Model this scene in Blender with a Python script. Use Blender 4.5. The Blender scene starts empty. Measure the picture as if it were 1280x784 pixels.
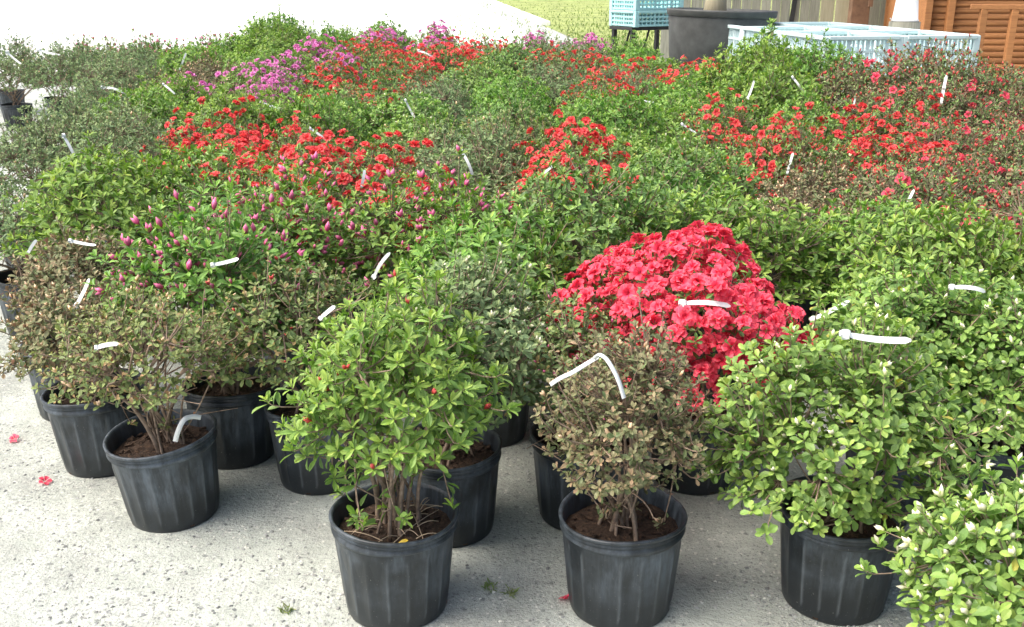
import bpy, math, random
import numpy as np
from mathutils import Vector, Matrix
R = math.radians
sc = bpy.context.scene
col = sc.collection

# ------------------------------------------------------------------ camera, sky, sun, exposure
CAM_H, PITCH, F = 1.45, R(18.5), 1250.0          # metres, radians, focal length in photo pixels (1280 wide)
cam = bpy.data.cameras.new('camera')
cam.sensor_width = 36.0
cam.lens = 36.0 * F / 1280.0
cam.clip_start, cam.clip_end = 0.05, 2000.0
cam_ob = bpy.data.objects.new('camera', cam)
cam_ob.location = (0, 0, CAM_H)
cam_ob.rotation_euler = (R(90) - PITCH, 0, 0)
col.objects.link(cam_ob)
sc.camera = cam_ob

SUN_EL, SUN_AZ = R(58), R(-105)                   # azimuth from +Y, clockwise; to the left, a little behind the camera
world = bpy.data.worlds.new('World'); sc.world = world; world.use_nodes = True
wn = world.node_tree.nodes; wl = world.node_tree.links
sky = wn.new('ShaderNodeTexSky'); sky.sky_type = 'NISHITA'; sky.sun_disc = False
sky.sun_elevation = SUN_EL; sky.sun_rotation = SUN_AZ
sky.air_density = 1.0; sky.dust_density = 7.0; sky.ozone_density = 1.0
wl.new(sky.outputs[0], wn['Background'].inputs[0]); wn['Background'].inputs[1].default_value = 0.14
sd = bpy.data.lights.new('sun', 'SUN'); sd.energy = 1.35; sd.angle = R(45); sd.color = (1.0, 0.975, 0.93)
so = bpy.data.objects.new('sun', sd); col.objects.link(so)
sdir = Vector((math.sin(SUN_AZ) * math.cos(SUN_EL), math.cos(SUN_AZ) * math.cos(SUN_EL), math.sin(SUN_EL)))
so.rotation_euler = sdir.to_track_quat('Z', 'Y').to_euler()
so.location = (-6, 2, 9)
sc.view_settings.view_transform = 'Standard'; sc.view_settings.look = 'None'
sc.view_settings.gamma = 1.0; sc.view_settings.use_curve_mapping = False
sc.view_settings.exposure = 1.1
sc.cycles.use_denoising = True
sc.cycles.max_bounces = 6; sc.cycles.diffuse_bounces = 3; sc.cycles.glossy_bounces = 2
sc.cycles.transmission_bounces = 3; sc.cycles.transparent_max_bounces = 4

# ------------------------------------------------------------------ pixels to places
CF = np.array([0, math.cos(PITCH), -math.sin(PITCH)]); CU = np.array([0, math.sin(PITCH), math.cos(PITCH)]); CR = np.array([1.0, 0, 0])
CP = np.array([0, 0, CAM_H])
def ray(u, v):
    d = CF + CR * (u - 640) / F + CU * (392 - v) / F
    return d / np.linalg.norm(d)
def at(u, v, z=0.0):                               # the point of height z seen at a pixel
    d = ray(u, v); return CP + d * ((z - CAM_H) / d[2])
def at_y(u, v, y):                                 # the point of depth y seen at a pixel
    d = ray(u, v); return CP + d * (y / d[1])
def proj(p):
    q = np.asarray(p, float) - CP; zc = q @ CF
    return 640 + F * (q @ CR) / zc, 392 - F * (q @ CU) / zc

# ------------------------------------------------------------------ materials
def mat(name):
    m = bpy.data.materials.new(name); m.use_nodes = True
    return m, m.node_tree.nodes, m.node_tree.links, m.node_tree.nodes['Principled BSDF']
def ramp(n, stops, interp='LINEAR'):
    r = n.new('ShaderNodeValToRGB'); e = r.color_ramp.elements; r.color_ramp.interpolation = interp
    while len(e) < len(stops): e.new(0.5)
    for k, (p, c) in enumerate(stops): e[k].position = p; e[k].color = (*c, 1) if len(c) == 3 else c
    return r
def noise(n, l, scale, detail=4, rough=0.6, vec=None, coord='Object'):
    t = n.new('ShaderNodeTexNoise'); t.inputs['Scale'].default_value = scale
    t.inputs['Detail'].default_value = detail; t.inputs['Roughness'].default_value = rough
    if vec is None:
        tc = n.new('ShaderNodeTexCoord'); vec = tc.outputs[coord]
    l.new(vec, t.inputs['Vector']); return t
def mixc(n, l, fac, a, b, mode='MIX'):
    m = n.new('ShaderNodeMix'); m.data_type = 'RGBA'; m.blend_type = mode
    for sock, val in ((m.inputs[0], fac), (m.inputs[6], a), (m.inputs[7], b)):
        if hasattr(val, 'is_output'): l.new(val, sock)
        elif isinstance(val, (int, float)): sock.default_value = val
        else: sock.default_value = (*val, 1)
    return m.outputs[2]
def bump(n, l, h, strength, dist, bsdf):
    b = n.new('ShaderNodeBump'); b.inputs['Strength'].default_value = strength; b.inputs['Distance'].default_value = dist
    l.new(h, b.inputs['Height']); l.new(b.outputs[0], bsdf.inputs['Normal'])

def leaf_mat(name, old, mid, young, rough=0.42, trans=0.28, odd=None):
    """old -> young along the 'age' attribute of each leaf, scattered leaf by leaf and bush by bush"""
    m, n, l, b = mat(name)
    a = n.new('ShaderNodeAttribute'); a.attribute_name = 'age'
    g = n.new('ShaderNodeNewGeometry'); oi = n.new('ShaderNodeObjectInfo')
    r = ramp(n, [(0.0, old), (0.5, mid), (1.0, young)]); l.new(a.outputs['Fac'], r.inputs[0])
    c = r.outputs[0]
    if odd:                                        # now and then a leaf of another colour
        st = n.new('ShaderNodeMath'); st.operation = 'GREATER_THAN'; st.inputs[1].default_value = odd[1]
        l.new(g.outputs['Random Per Island'], st.inputs[0]); c = mixc(n, l, st.outputs[0], c, odd[0])
    h = n.new('ShaderNodeHueSaturation')
    mr = n.new('ShaderNodeMapRange'); mr.inputs[3].default_value = 0.72; mr.inputs[4].default_value = 1.3
    fr = n.new('ShaderNodeMath'); fr.operation = 'FRACT'; mu = n.new('ShaderNodeMath'); mu.operation = 'MULTIPLY'; mu.inputs[1].default_value = 17.31
    l.new(g.outputs['Random Per Island'], mu.inputs[0]); l.new(mu.outputs[0], fr.inputs[0]); l.new(fr.outputs[0], mr.inputs[0]); l.new(mr.outputs[0], h.inputs['Value'])
    mh = n.new('ShaderNodeMapRange'); mh.inputs[3].default_value = 0.482; mh.inputs[4].default_value = 0.518
    l.new(oi.outputs['Random'], mh.inputs[0]); l.new(mh.outputs[0], h.inputs['Hue']); l.new(c, h.inputs['Color'])
    c = h.outputs[0]
    under = mixc(n, l, 0.35, c, (0.22, 0.30, 0.13))
    c = mixc(n, l, g.outputs['Backfacing'], c, under)
    l.new(c, b.inputs['Base Color']); b.inputs['Roughness'].default_value = rough
    b.inputs['Specular IOR Level'].default_value = 0.32
    t = n.new('ShaderNodeBsdfTranslucent'); l.new(mixc(n, l, 0.5, c, (0.16, 0.30, 0.03), 'MIX') if trans > 0.2 else c, t.inputs[0])
    mx = n.new('ShaderNodeMixShader'); mx.inputs[0].default_value = trans
    l.new(b.outputs[0], mx.inputs[1]); l.new(t.outputs[0], mx.inputs[2]); l.new(mx.outputs[0], n['Material Output'].inputs[0])
    return m
def petal_mat(name, c0, c1, c2, trans=0.35):
    m, n, l, b = mat(name)
    a = n.new('ShaderNodeAttribute'); a.attribute_name = 'age'
    g = n.new('ShaderNodeNewGeometry')
    r = ramp(n, [(0.0, c0), (0.45, c1), (1.0, c2)]); l.new(a.outputs['Fac'], r.inputs[0])
    h = n.new('ShaderNodeHueSaturation'); mr = n.new('ShaderNodeMapRange'); mr.inputs[3].default_value = 0.75; mr.inputs[4].default_value = 1.2
    l.new(g.outputs['Random Per Island'], mr.inputs[0]); l.new(mr.outputs[0], h.inputs['Value']); l.new(r.outputs[0], h.inputs['Color'])
    l.new(h.outputs[0], b.inputs['Base Color']); b.inputs['Roughness'].default_value = 0.55
    t = n.new('ShaderNodeBsdfTranslucent'); l.new(h.outputs[0], t.inputs[0])
    mx = n.new('ShaderNodeMixShader'); mx.inputs[0].default_value = trans
    l.new(b.outputs[0], mx.inputs[1]); l.new(t.outputs[0], mx.inputs[2]); l.new(mx.outputs[0], n['Material Output'].inputs[0])
    return m
def plain(name, c, rough=0.6, var=0.15, scale=8.0, bumps=0.0):
    m, n, l, b = mat(name)
    t = noise(n, l, scale)
    r = ramp(n, [(0.3, tuple(x * (1 - var) for x in c)), (0.7, tuple(min(1, x * (1 + var)) for x in c))])
    l.new(t.outputs[0], r.inputs[0]); l.new(r.outputs[0], b.inputs['Base Color']); b.inputs['Roughness'].default_value = rough
    if bumps: bump(n, l, t.outputs[0], bumps, 0.004, b)
    return m

M = {}
#               old leaf              mid                    new growth
LEAF = {
 'bright': leaf_mat('leaf_bright_green', (0.076, 0.211, 0.035), (0.222, 0.433, 0.053), (0.445, 0.620, 0.094), 0.45),
 'lime':   leaf_mat('leaf_lime_green', (0.105, 0.234, 0.047), (0.257, 0.433, 0.070), (0.468, 0.620, 0.117), 0.45, odd=((0.620, 0.526, 0.058), 0.993)),
 'grey':   leaf_mat('leaf_grey_green', (0.105, 0.187, 0.088), (0.211, 0.316, 0.129), (0.398, 0.491, 0.211), 0.48, 0.2),
 'dark':   leaf_mat('leaf_dark_green', (0.058, 0.152, 0.041), (0.164, 0.328, 0.058), (0.351, 0.538, 0.094), 0.42, 0.22),
 'bronze': leaf_mat('leaf_bronze', (0.105, 0.150, 0.055), (0.225, 0.180, 0.10), (0.36, 0.235, 0.155), 0.48, 0.18, odd=((0.33, 0.17, 0.12), 0.84)),
 'maroon': leaf_mat('leaf_maroon', (0.099, 0.135, 0.058), (0.216, 0.146, 0.088), (0.374, 0.140, 0.094), 0.45, 0.18, odd=((0.175, 0.304, 0.082), 0.6)),
 'olive':  leaf_mat('leaf_olive', (0.099, 0.175, 0.053), (0.222, 0.287, 0.082), (0.398, 0.409, 0.140), 0.48, 0.2, odd=((0.398, 0.222, 0.099), 0.9)),
}
PETAL = {
 'coral':   petal_mat('petal_coral_red', (0.48, 0.008, 0.05), (0.86, 0.055, 0.12), (0.94, 0.13, 0.19)),
 'red':     petal_mat('petal_scarlet', (0.42, 0.010, 0.025), (0.80, 0.055, 0.065), (0.90, 0.12, 0.11)),
 'orchid':  petal_mat('petal_orchid', (0.42, 0.04, 0.28), (0.72, 0.17, 0.50), (0.82, 0.30, 0.60)),
 'magenta': petal_mat('bud_magenta', (0.40, 0.04, 0.11), (0.68, 0.07, 0.25), (0.85, 0.24, 0.42), 0.2),
 'salmon':  petal_mat('bud_salmon', (0.40, 0.24, 0.08), (0.76, 0.46, 0.24), (0.88, 0.68, 0.46), 0.2),
 'cream':   petal_mat('bud_cream', (0.34, 0.42, 0.12), (0.74, 0.74, 0.40), (0.84, 0.82, 0.66), 0.2),
 'redbud':  petal_mat('bud_red', (0.28, 0.02, 0.02), (0.56, 0.045, 0.05), (0.68, 0.10, 0.09), 0.2),
}
def bark():
    m, n, l, b = mat('bark')
    t = noise(n, l, 60); r = ramp(n, [(0.3, (0.15, 0.105, 0.072)), (0.7, (0.40, 0.30, 0.22))])
    l.new(t.outputs[0], r.inputs[0]); l.new(r.outputs[0], b.inputs['Base Color']); b.inputs['Roughness'].default_value = 0.8
    return m
M['bark'] = bark()
def pot_mat():
    m, n, l, b = mat('pot_plastic')
    tc = n.new('ShaderNodeTexCoord'); oi = n.new('ShaderNodeObjectInfo')
    off = n.new('ShaderNodeVectorMath'); off.operation = 'ADD'
    cmb = n.new('ShaderNodeCombineXYZ'); mm = n.new('ShaderNodeMath'); mm.operation = 'MULTIPLY'; mm.inputs[1].default_value = 23.0
    l.new(oi.outputs['Random'], mm.inputs[0])
    for k in range(3): l.new(mm.outputs[0], cmb.inputs[k])
    l.new(tc.outputs['Object'], off.inputs[0]); l.new(cmb.outputs[0], off.inputs[1])
    mp = n.new('ShaderNodeMapping'); mp.inputs['Scale'].default_value = (1, 1, 0.16); l.new(off.outputs[0], mp.inputs[0])
    streak = noise(n, l, 42, 5, 0.7, mp.outputs[0]); cloud = noise(n, l, 5.5, 4, 0.6, off.outputs[0]); speck = noise(n, l, 230, 2, 0.5, off.outputs[0])
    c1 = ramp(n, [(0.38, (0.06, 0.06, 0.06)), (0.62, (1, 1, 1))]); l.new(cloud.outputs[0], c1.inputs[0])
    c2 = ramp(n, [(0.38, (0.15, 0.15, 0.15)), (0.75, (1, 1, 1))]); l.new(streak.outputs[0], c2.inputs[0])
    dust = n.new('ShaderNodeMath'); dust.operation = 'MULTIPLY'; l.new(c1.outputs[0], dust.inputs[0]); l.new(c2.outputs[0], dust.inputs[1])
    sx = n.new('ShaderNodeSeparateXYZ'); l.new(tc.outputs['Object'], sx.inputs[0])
    band = ramp(n, [(0.06, (0.10, 0.10, 0.10)), (0.13, (1, 1, 1))]); l.new(sx.outputs[2], band.inputs[0])     # mask ramps up with height: dark foot, paler upper part
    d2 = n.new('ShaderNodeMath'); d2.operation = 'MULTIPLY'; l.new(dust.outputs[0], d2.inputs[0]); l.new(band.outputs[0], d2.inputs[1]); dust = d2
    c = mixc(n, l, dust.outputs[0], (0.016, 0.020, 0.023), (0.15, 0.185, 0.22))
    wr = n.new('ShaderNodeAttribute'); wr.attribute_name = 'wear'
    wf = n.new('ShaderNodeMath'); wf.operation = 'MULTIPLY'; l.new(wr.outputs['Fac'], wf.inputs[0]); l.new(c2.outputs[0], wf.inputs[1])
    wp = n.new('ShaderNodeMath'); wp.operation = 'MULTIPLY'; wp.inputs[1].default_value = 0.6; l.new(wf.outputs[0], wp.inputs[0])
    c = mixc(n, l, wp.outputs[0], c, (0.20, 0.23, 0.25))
    sp = ramp(n, [(0.70, (0, 0, 0)), (0.76, (1, 1, 1))]); l.new(speck.outputs[0], sp.inputs[0])
    c = mixc(n, l, sp.outputs[0], c, (0.16, 0.165, 0.15))
    l.new(c, b.inputs['Base Color'])
    rr = n.new('ShaderNodeMapRange'); rr.inputs[3].default_value = 0.36; rr.inputs[4].default_value = 0.62
    l.new(dust.outputs[0], rr.inputs[0]); l.new(rr.outputs[0], b.inputs['Roughness'])
    bump(n, l, streak.outputs[0], 0.12, 0.002, b)
    return m
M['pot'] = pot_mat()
def soil_mat():
    m, n, l, b = mat('soil')
    t = noise(n, l, 90, 5, 0.7); r = ramp(n, [(0.3, (0.018, 0.012, 0.008)), (0.55, (0.075, 0.045, 0.028)), (0.75, (0.17, 0.10, 0.06))])
    l.new(t.outputs[0], r.inputs[0]); l.new(r.outputs[0], b.inputs['Base Color']); b.inputs['Roughness'].default_value = 0.95
    bump(n, l, t.outputs[0], 1.0, 0.012, b)
    return m
M['soil'] = soil_mat()
def ground_mat():
    m, n, l, b = mat('packed_gravel')
    tc = n.new('ShaderNodeTexCoord'); P = tc.outputs['Object']
    big = noise(n, l, 0.9, 5, 0.6, P); med = noise(n, l, 7, 5, 0.65, P); fine = noise(n, l, 70, 4, 0.7, P); grit = noise(n, l, 260, 2, 0.6, P)
    base = ramp(n, [(0.3, (0.395, 0.43, 0.385)), (0.7, (0.55, 0.59, 0.535))]); l.new(med.outputs[0], base.inputs[0])
    c = base.outputs[0]
    wash = noise(n, l, 2.3, 6, 0.72, P); wr_ = ramp(n, [(0.46, (0, 0, 0)), (0.66, (0.75, 0.75, 0.75))]); l.new(wash.outputs[0], wr_.inputs[0])
    c = mixc(n, l, wr_.outputs[0], c, (0.30, 0.315, 0.29))
    mot = noise(n, l, 24, 5, 0.75, P); mo = ramp(n, [(0.52, (0, 0, 0)), (0.70, (0.6, 0.6, 0.6))]); l.new(mot.outputs[0], mo.inputs[0])
    c = mixc(n, l, mo.outputs[0], c, (0.27, 0.285, 0.27))
    # patches where the fines have washed off and the grey stones show
    pm = n.new('ShaderNodeMath'); pm.operation = 'MULTIPLY_ADD'; pm.inputs[1].default_value = 0.55; l.new(big.outputs[0], pm.inputs[0])
    m2 = n.new('ShaderNodeMath'); m2.operation = 'MULTIPLY'; m2.inputs[1].default_value = 0.45; l.new(med.outputs[0], m2.inputs[0]); l.new(m2.outputs[0], pm.inputs[2])
    patch = ramp(n, [(0.42, (0.18, 0.18, 0.18)), (0.56, (1, 1, 1))]); l.new(pm.outputs[0], patch.inputs[0])
    for sc_, thr, colr, amt in ((46, 0.30, (0.20, 0.215, 0.205), 0.50), (105, 0.34, (0.24, 0.25, 0.235), 0.66), (210, 0.36, (0.20, 0.21, 0.20), 0.6), (26, 0.20, (0.30, 0.315, 0.30), 0.30), (75, 0.30, (0.70, 0.70, 0.64), 0.5)):
        v = n.new('ShaderNodeTexVoronoi'); v.inputs['Scale'].default_value = sc_; v.inputs['Randomness'].default_value = 1.0
        dist = n.new('ShaderNodeVectorMath'); dist.operation = 'MULTIPLY_ADD'; dist.inputs[1].default_value = (1.1 / sc_,) * 3
        wob_ = noise(n, l, sc_ * 1.1, 3, 0.7, P)
        l.new(wob_.outputs['Color'], dist.inputs[0]); l.new(P, dist.inputs[2]); l.new(dist.outputs[0], v.inputs['Vector'])
        st = ramp(n, [(thr - 0.10, (1, 1, 1)), (thr + 0.10, (0, 0, 0))]); l.new(v.outputs['Distance'], st.inputs[0])
        sel = n.new('ShaderNodeSeparateColor'); l.new(v.outputs['Color'], sel.inputs[0])
        gt = n.new('ShaderNodeMath'); gt.operation = 'LESS_THAN'; l.new(sel.outputs[0], gt.inputs[0])
        pl = n.new('ShaderNodeMath'); pl.operation = 'MULTIPLY'; pl.inputs[1].default_value = amt; l.new(patch.outputs[0], pl.inputs[0]); l.new(pl.outputs[0], gt.inputs[1])
        f = n.new('ShaderNodeMath'); f.operation = 'MULTIPLY'; l.new(st.outputs[0], f.inputs[0]); l.new(gt.outputs[0], f.inputs[1])
        f2 = n.new('ShaderNodeMath'); f2.operation = 'MULTIPLY'; l.new(f.outputs[0], f2.inputs[0]); l.new(sel.outputs[1], f2.inputs[1])
        c = mixc(n, l, f2.outputs[0], c, colr)
    gr = ramp(n, [(0.25, (0.80, 0.80, 0.80)), (0.7, (1.08, 1.08, 1.08))]); l.new(grit.outputs[0], gr.inputs[0])
    c = mixc(n, l, 1.0, c, gr.outputs[0], 'MULTIPLY')
    l.new(c, b.inputs['Base Color']); b.inputs['Roughness'].default_value = 0.95; b.inputs['Specular IOR Level'].default_value = 0.15
    bump(n, l, fine.outputs[0], 0.8, 0.012, b)
    return m
M['gravel'] = ground_mat()
M['road'] = plain('blown_out_gravel', (0.74, 0.75, 0.72), 0.9, 0.04, 0.8)  # same gravel as nearby, its overexposed glare painted in as a paler colour
M['kerb'] = plain('white_kerb', (0.80, 0.80, 0.77), 0.8, 0.05, 3)
M['turf'] = plain('turf', (0.27, 0.32, 0.10), 0.95, 0.35, 0.6)
M['grass'] = leaf_mat('grass_blade', (0.17, 0.25, 0.06), (0.27, 0.34, 0.10), (0.38, 0.40, 0.17), 0.6, 0.25)
M['stone'] = leaf_mat('loose_stone', (0.19, 0.20, 0.195), (0.33, 0.345, 0.33), (0.56, 0.57, 0.51), 0.9, 0.0)
M['tag'] = plain('white_tag', (0.70, 0.73, 0.72), 0.45, 0.03, 30)
M['print'] = plain('tag_print', (0.22, 0.10, 0.22), 0.6)
M['crate'] = plain('crate_plastic', (0.40, 0.70, 0.70), 0.5, 0.05, 4)
M['crate_white'] = plain('crate_plastic_white', (0.58, 0.73, 0.73), 0.5, 0.04, 4)
M['black'] = plain('black_steel', (0.02, 0.022, 0.022), 0.5)
M['tub'] = plain('grey_tub', (0.075, 0.08, 0.078), 0.65, 0.35, 5)
def wood(name, a, b_, sx=0.6, sz=9.0):
    m, n, l, b = mat(name)
    tc = n.new('ShaderNodeTexCoord'); oi = n.new('ShaderNodeObjectInfo')
    mp = n.new('ShaderNodeMapping'); mp.inputs['Scale'].default_value = (sx, 9.0, sz); l.new(tc.outputs['Object'], mp.inputs[0])
    add = n.new('ShaderNodeVectorMath'); cmb = n.new('ShaderNodeCombineXYZ')
    mm = n.new('ShaderNodeMath'); mm.operation = 'MULTIPLY'; mm.inputs[1].default_value = 31.0; l.new(oi.outputs['Random'], mm.inputs[0])
    for k in range(3): l.new(mm.outputs[0], cmb.inputs[k])
    l.new(mp.outputs[0], add.inputs[0]); l.new(cmb.outputs[0], add.inputs[1])
    t = noise(n, l, 5, 6, 0.65, add.outputs[0]); r = ramp(n, [(0.3, a), (0.7, b_)]); l.new(t.outputs[0], r.inputs[0])
    h = n.new('ShaderNodeHueSaturation'); mr = n.new('ShaderNodeMapRange'); mr.inputs[3].default_value = 0.8; mr.inputs[4].default_value = 1.2
    l.new(oi.outputs['Random'], mr.inputs[0]); l.new(mr.outputs[0], h.inputs['Value']); l.new(r.outputs[0], h.inputs['Color'])
    l.new(h.outputs[0], b.inputs['Base Color']); b.inputs['Roughness'].default_value = 0.8; bump(n, l, t.outputs[0], 0.3, 0.01, b)
    return m
M['fence'] = wood('weathered_fence_wood', (0.20, 0.20, 0.155), (0.34, 0.34, 0.27), 9.0, 0.6)
M['fence_pale'] = wood('pale_fence_wood', (0.40, 0.37, 0.24), (0.55, 0.50, 0.35), 9.0, 0.6)
M['stain'] = wood('orange_stained_wood', (0.29, 0.12, 0.042), (0.46, 0.21, 0.075))
M['rust'] = plain('rusty_brown_steel', (0.17, 0.10, 0.06), 0.8, 0.3)
M['petal_fallen'] = PETAL['coral']

# ------------------------------------------------------------------ mesh helpers
def tri_mesh(name, verts, tris, material, age=None, smooth=False):
    me = bpy.data.meshes.new(name)
    v = np.ascontiguousarray(verts, dtype=np.float32); t = np.ascontiguousarray(tris, dtype=np.int32)
    me.vertices.add(len(v)); me.vertices.foreach_set('co', v.ravel())
    me.loops.add(len(t) * 3); me.loops.foreach_set('vertex_index', t.ravel())
    me.polygons.add(len(t)); me.polygons.foreach_set('loop_start', np.arange(0, len(t) * 3, 3, dtype=np.int32))
    me.polygons.foreach_set('use_smooth', np.full(len(t), smooth, dtype=bool))
    if age is not None:
        a = me.attributes.new('age', 'FLOAT', 'POINT'); a.data.foreach_set('value', np.ascontiguousarray(age, dtype=np.float32))
    me.update(calc_edges=True); me.validate()
    me.materials.append(material)
    return me
class MB:                                          # boxes, prisms and tubes joined into one mesh
    def __init__(s): s.v = []; s.f = []
    def add(s, v, f):
        o = len(s.v); s.v += [tuple(map(float, p)) for p in v]; s.f += [tuple(i + o for i in q) for q in f]
    def box(s, c, d, rz=0.0, rx=0.0, ry=0.0, bev=0.0):
        m = Matrix.Translation(c) @ Matrix.Rotation(rz, 4, 'Z') @ Matrix.Rotation(ry, 4, 'Y') @ Matrix.Rotation(rx, 4, 'X')
        x, y, z = d[0] / 2, d[1] / 2, d[2] / 2
        s.add([m @ Vector((a * x, b * y, c_ * z)) for c_ in (-1, 1) for b in (-1, 1) for a in (-1, 1)],
              [(0, 2, 3, 1), (4, 5, 7, 6), (0, 1, 5, 4), (2, 6, 7, 3), (0, 4, 6, 2), (1, 3, 7, 5)])
    def tube(s, pts, rad, n=8, cap=True):
        pts = [Vector(p) for p in pts]; rings = []; k0 = len(s.v)
        for i, p in enumerate(pts):
            d = (pts[min(i + 1, len(pts) - 1)] - pts[max(i - 1, 0)]).normalized()
            a = d.cross(Vector((0, 0, 1)) if abs(d.z) < .9 else Vector((1, 0, 0))).normalized(); b = d.cross(a)
            r = rad[i] if hasattr(rad, '__len__') else rad
            s.v += [tuple(p + (a * math.cos(2 * math.pi * j / n) + b * math.sin(2 * math.pi * j / n)) * r) for j in range(n)]
        for i in range(len(pts) - 1):
            for j in range(n):
                a = k0 + i * n; s.f.append((a + j, a + (j + 1) % n, a + n + (j + 1) % n, a + n + j))
        if cap:
            s.f.append(tuple(k0 + j for j in range(n))[::-1]); s.f.append(tuple(k0 + (len(pts) - 1) * n + j for j in range(n)))
    def lathe(s, prof, n=48, rfun=None):
        k0 = len(s.v)
        for (r, z) in prof:
            for j in range(n):
                a = 2 * math.pi * j / n; q = rfun(r, z, a, j) if rfun else r
                s.v.append((q * math.cos(a), q * math.sin(a), z))
        for i in range(len(prof) - 1):
            for j in range(n):
                a = k0 + i * n; s.f.append((a + j, a + (j + 1) % n, a + n + (j + 1) % n, a + n + j))
        return k0
    def mesh(s, name, m, smooth=False, bevel=0.0):
        me = bpy.data.meshes.new(name); me.from_pydata(s.v, [], s.f); me.update(); me.materials.append(m)
        if smooth: me.polygons.foreach_set('use_smooth', np.ones(len(me.polygons), dtype=bool))
        return me
def obj(name, me, parent=None, loc=(0, 0, 0), rz=0.0):
    o = bpy.data.objects.new(name, me); col.objects.link(o); o.location = loc; o.rotation_euler = (0, 0, rz)
    if parent is not None: o.parent = parent
    return o
def build(mb, name, m, parent=None, smooth=False, bev=0.0, loc=(0, 0, 0), rz=0.0):
    o = obj(name, mb.mesh(name, m, smooth), parent, loc, rz)
    if bev:
        b = o.modifiers.new('bevel', 'BEVEL'); b.width = bev; b.segments = 2; b.limit_method = 'ANGLE'
    return o
def thing(name, label, cat, loc=(0, 0, 0), rz=0.0, group=None):
    o = obj(name, None, None, tuple(map(float, loc)), rz); o['label'] = label; o['category'] = cat
    if group: o['group'] = group
    return o

# ------------------------------------------------------------------ ground, road, grass, kerb
def sheet(name, pts, z, m, kind='structure'):
    mb = MB(); mb.add([(p[0], p[1], z) for p in pts], [tuple(range(len(pts)))])
    o = build(mb, name, m); o['kind'] = kind; return o
sheet('ground', [(-400, -60), (400, -60), (400, 900), (-400, 900)], 0.0, M['gravel'])
# pale road sweeping past the back left of the plants, lawn to its right
kA, kB = at(684, 34), at(604, -2)
kd = (kB - kA) / np.linalg.norm(kB - kA)
kn = np.array([kd[1], -kd[0], 0])
sheet('road', [(-300, 16.2), (-5, 16.2), (0.2, 20.5), tuple(kA[:2] - kn[:2] * 0.9), tuple(kA[:2] - kn[:2] * 2.2 + kd[:2] * 200), (-300, 300)], 0.004, M['road'])
lawn = [tuple(kA[:2] - kd[:2] * 12), (3.0, 18.2), (30, 18.2), (200, 40), (200, 500), tuple(kA[:2] + kd[:2] * 400)]
sheet('lawn', lawn, 0.008, M['turf'])

# ------------------------------------------------------------------ foliage
TEMPL4 = np.array([[0, 0, 0], [0.38, 0.40, 0.05], [0.55, 0, -0.02], [0.38, -0.40, 0.05], [0.80, 0.40, 0.02], [0.80, -0.40, 0.02], [1, 0, -0.09]])       # along, across, up
FACE4 = np.array([[0, 2, 1], [0, 3, 2], [1, 2, 4], [2, 3, 5], [2, 6, 4], [2, 5, 6]])
TEMPL8 = np.array([[0, 0, 0], [0.24, 0.22, 0.03], [0.30, 0, 0.0], [0.24, -0.22, 0.03], [0.60, 0.5, 0.055], [0.64, 0, -0.01], [0.60, -0.5, 0.055], [0.86, 0.38, 0.0], [0.86, -0.38, 0.0], [0.97, 0.14, -0.08], [0.97, -0.14, -0.08], [1.0, 0, -0.11]])
FACE8 = np.array([[0, 2, 1], [0, 3, 2], [1, 2, 5], [1, 5, 4], [2, 3, 6], [2, 6, 5], [4, 5, 7], [5, 6, 8], [5, 9, 7], [5, 8, 10], [5, 11, 9], [5, 10, 11]])
def nrm(a): return a / np.maximum(np.linalg.norm(a, axis=-1, keepdims=True), 1e-9)
def leaves(P, D, N, L, W, templ, face):
    S = nrm(np.cross(D, N)); N = np.cross(S, D)
    v = P[:, None] + D[:, None] * (templ[None, :, 0:1] * L[:, None, None]) + S[:, None] * (templ[None, :, 1:2] * W[:, None, None]) + N[:, None] * (templ[None, :, 2:3] * L[:, None, None])
    k = len(templ)
    f = face[None] + (np.arange(len(P)) * k)[:, None, None]
    return v.reshape(-1, 3), f.reshape(-1, 3)
def frames(A):
    ref = np.where(np.abs(A[:, 2:3]) < 0.9, np.array([[0, 0, 1.0]]), np.array([[1.0, 0, 0]]))
    X = nrm(np.cross(A, ref)); return X, np.cross(A, X)
def tubes(paths, radii, sides=3):
    """paths (n, k, 3), radii (n, k)"""
    n, k, _ = paths.shape
    T = np.empty_like(paths); T[:, 1:-1] = paths[:, 2:] - paths[:, :-2]; T[:, 0] = paths[:, 1] - paths[:, 0]; T[:, -1] = paths[:, -1] - paths[:, -2]
    T = nrm(T); X, Y = frames(T.reshape(-1, 3)); X = X.reshape(n, k, 3); Y = Y.reshape(n, k, 3)
    a = np.arange(sides) * 2 * math.pi / sides
    v = paths[:, :, None] + radii[:, :, None, None] * (X[:, :, None] * np.cos(a)[None, None, :, None] + Y[:, :, None] * np.sin(a)[None, None, :, None])
    f = []
    for i in range(k - 1):
        for j in range(sides):
            p, q = i * sides + j, i * sides + (j + 1) % sides
            f += [[p, q, q + sides], [p, q + sides, p + sides]]
    f = np.array(f)[None] + (np.arange(n) * k * sides)[:, None, None]
    return v.reshape(-1, 3), f.reshape(-1, 3)
def bez(a, b, c, k):
    t = np.linspace(0, 1, k)[None, :, None]
    return (1 - t) ** 2 * a[:, None] + 2 * t * (1 - t) * b[:, None] + t * t * c[:, None]

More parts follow.
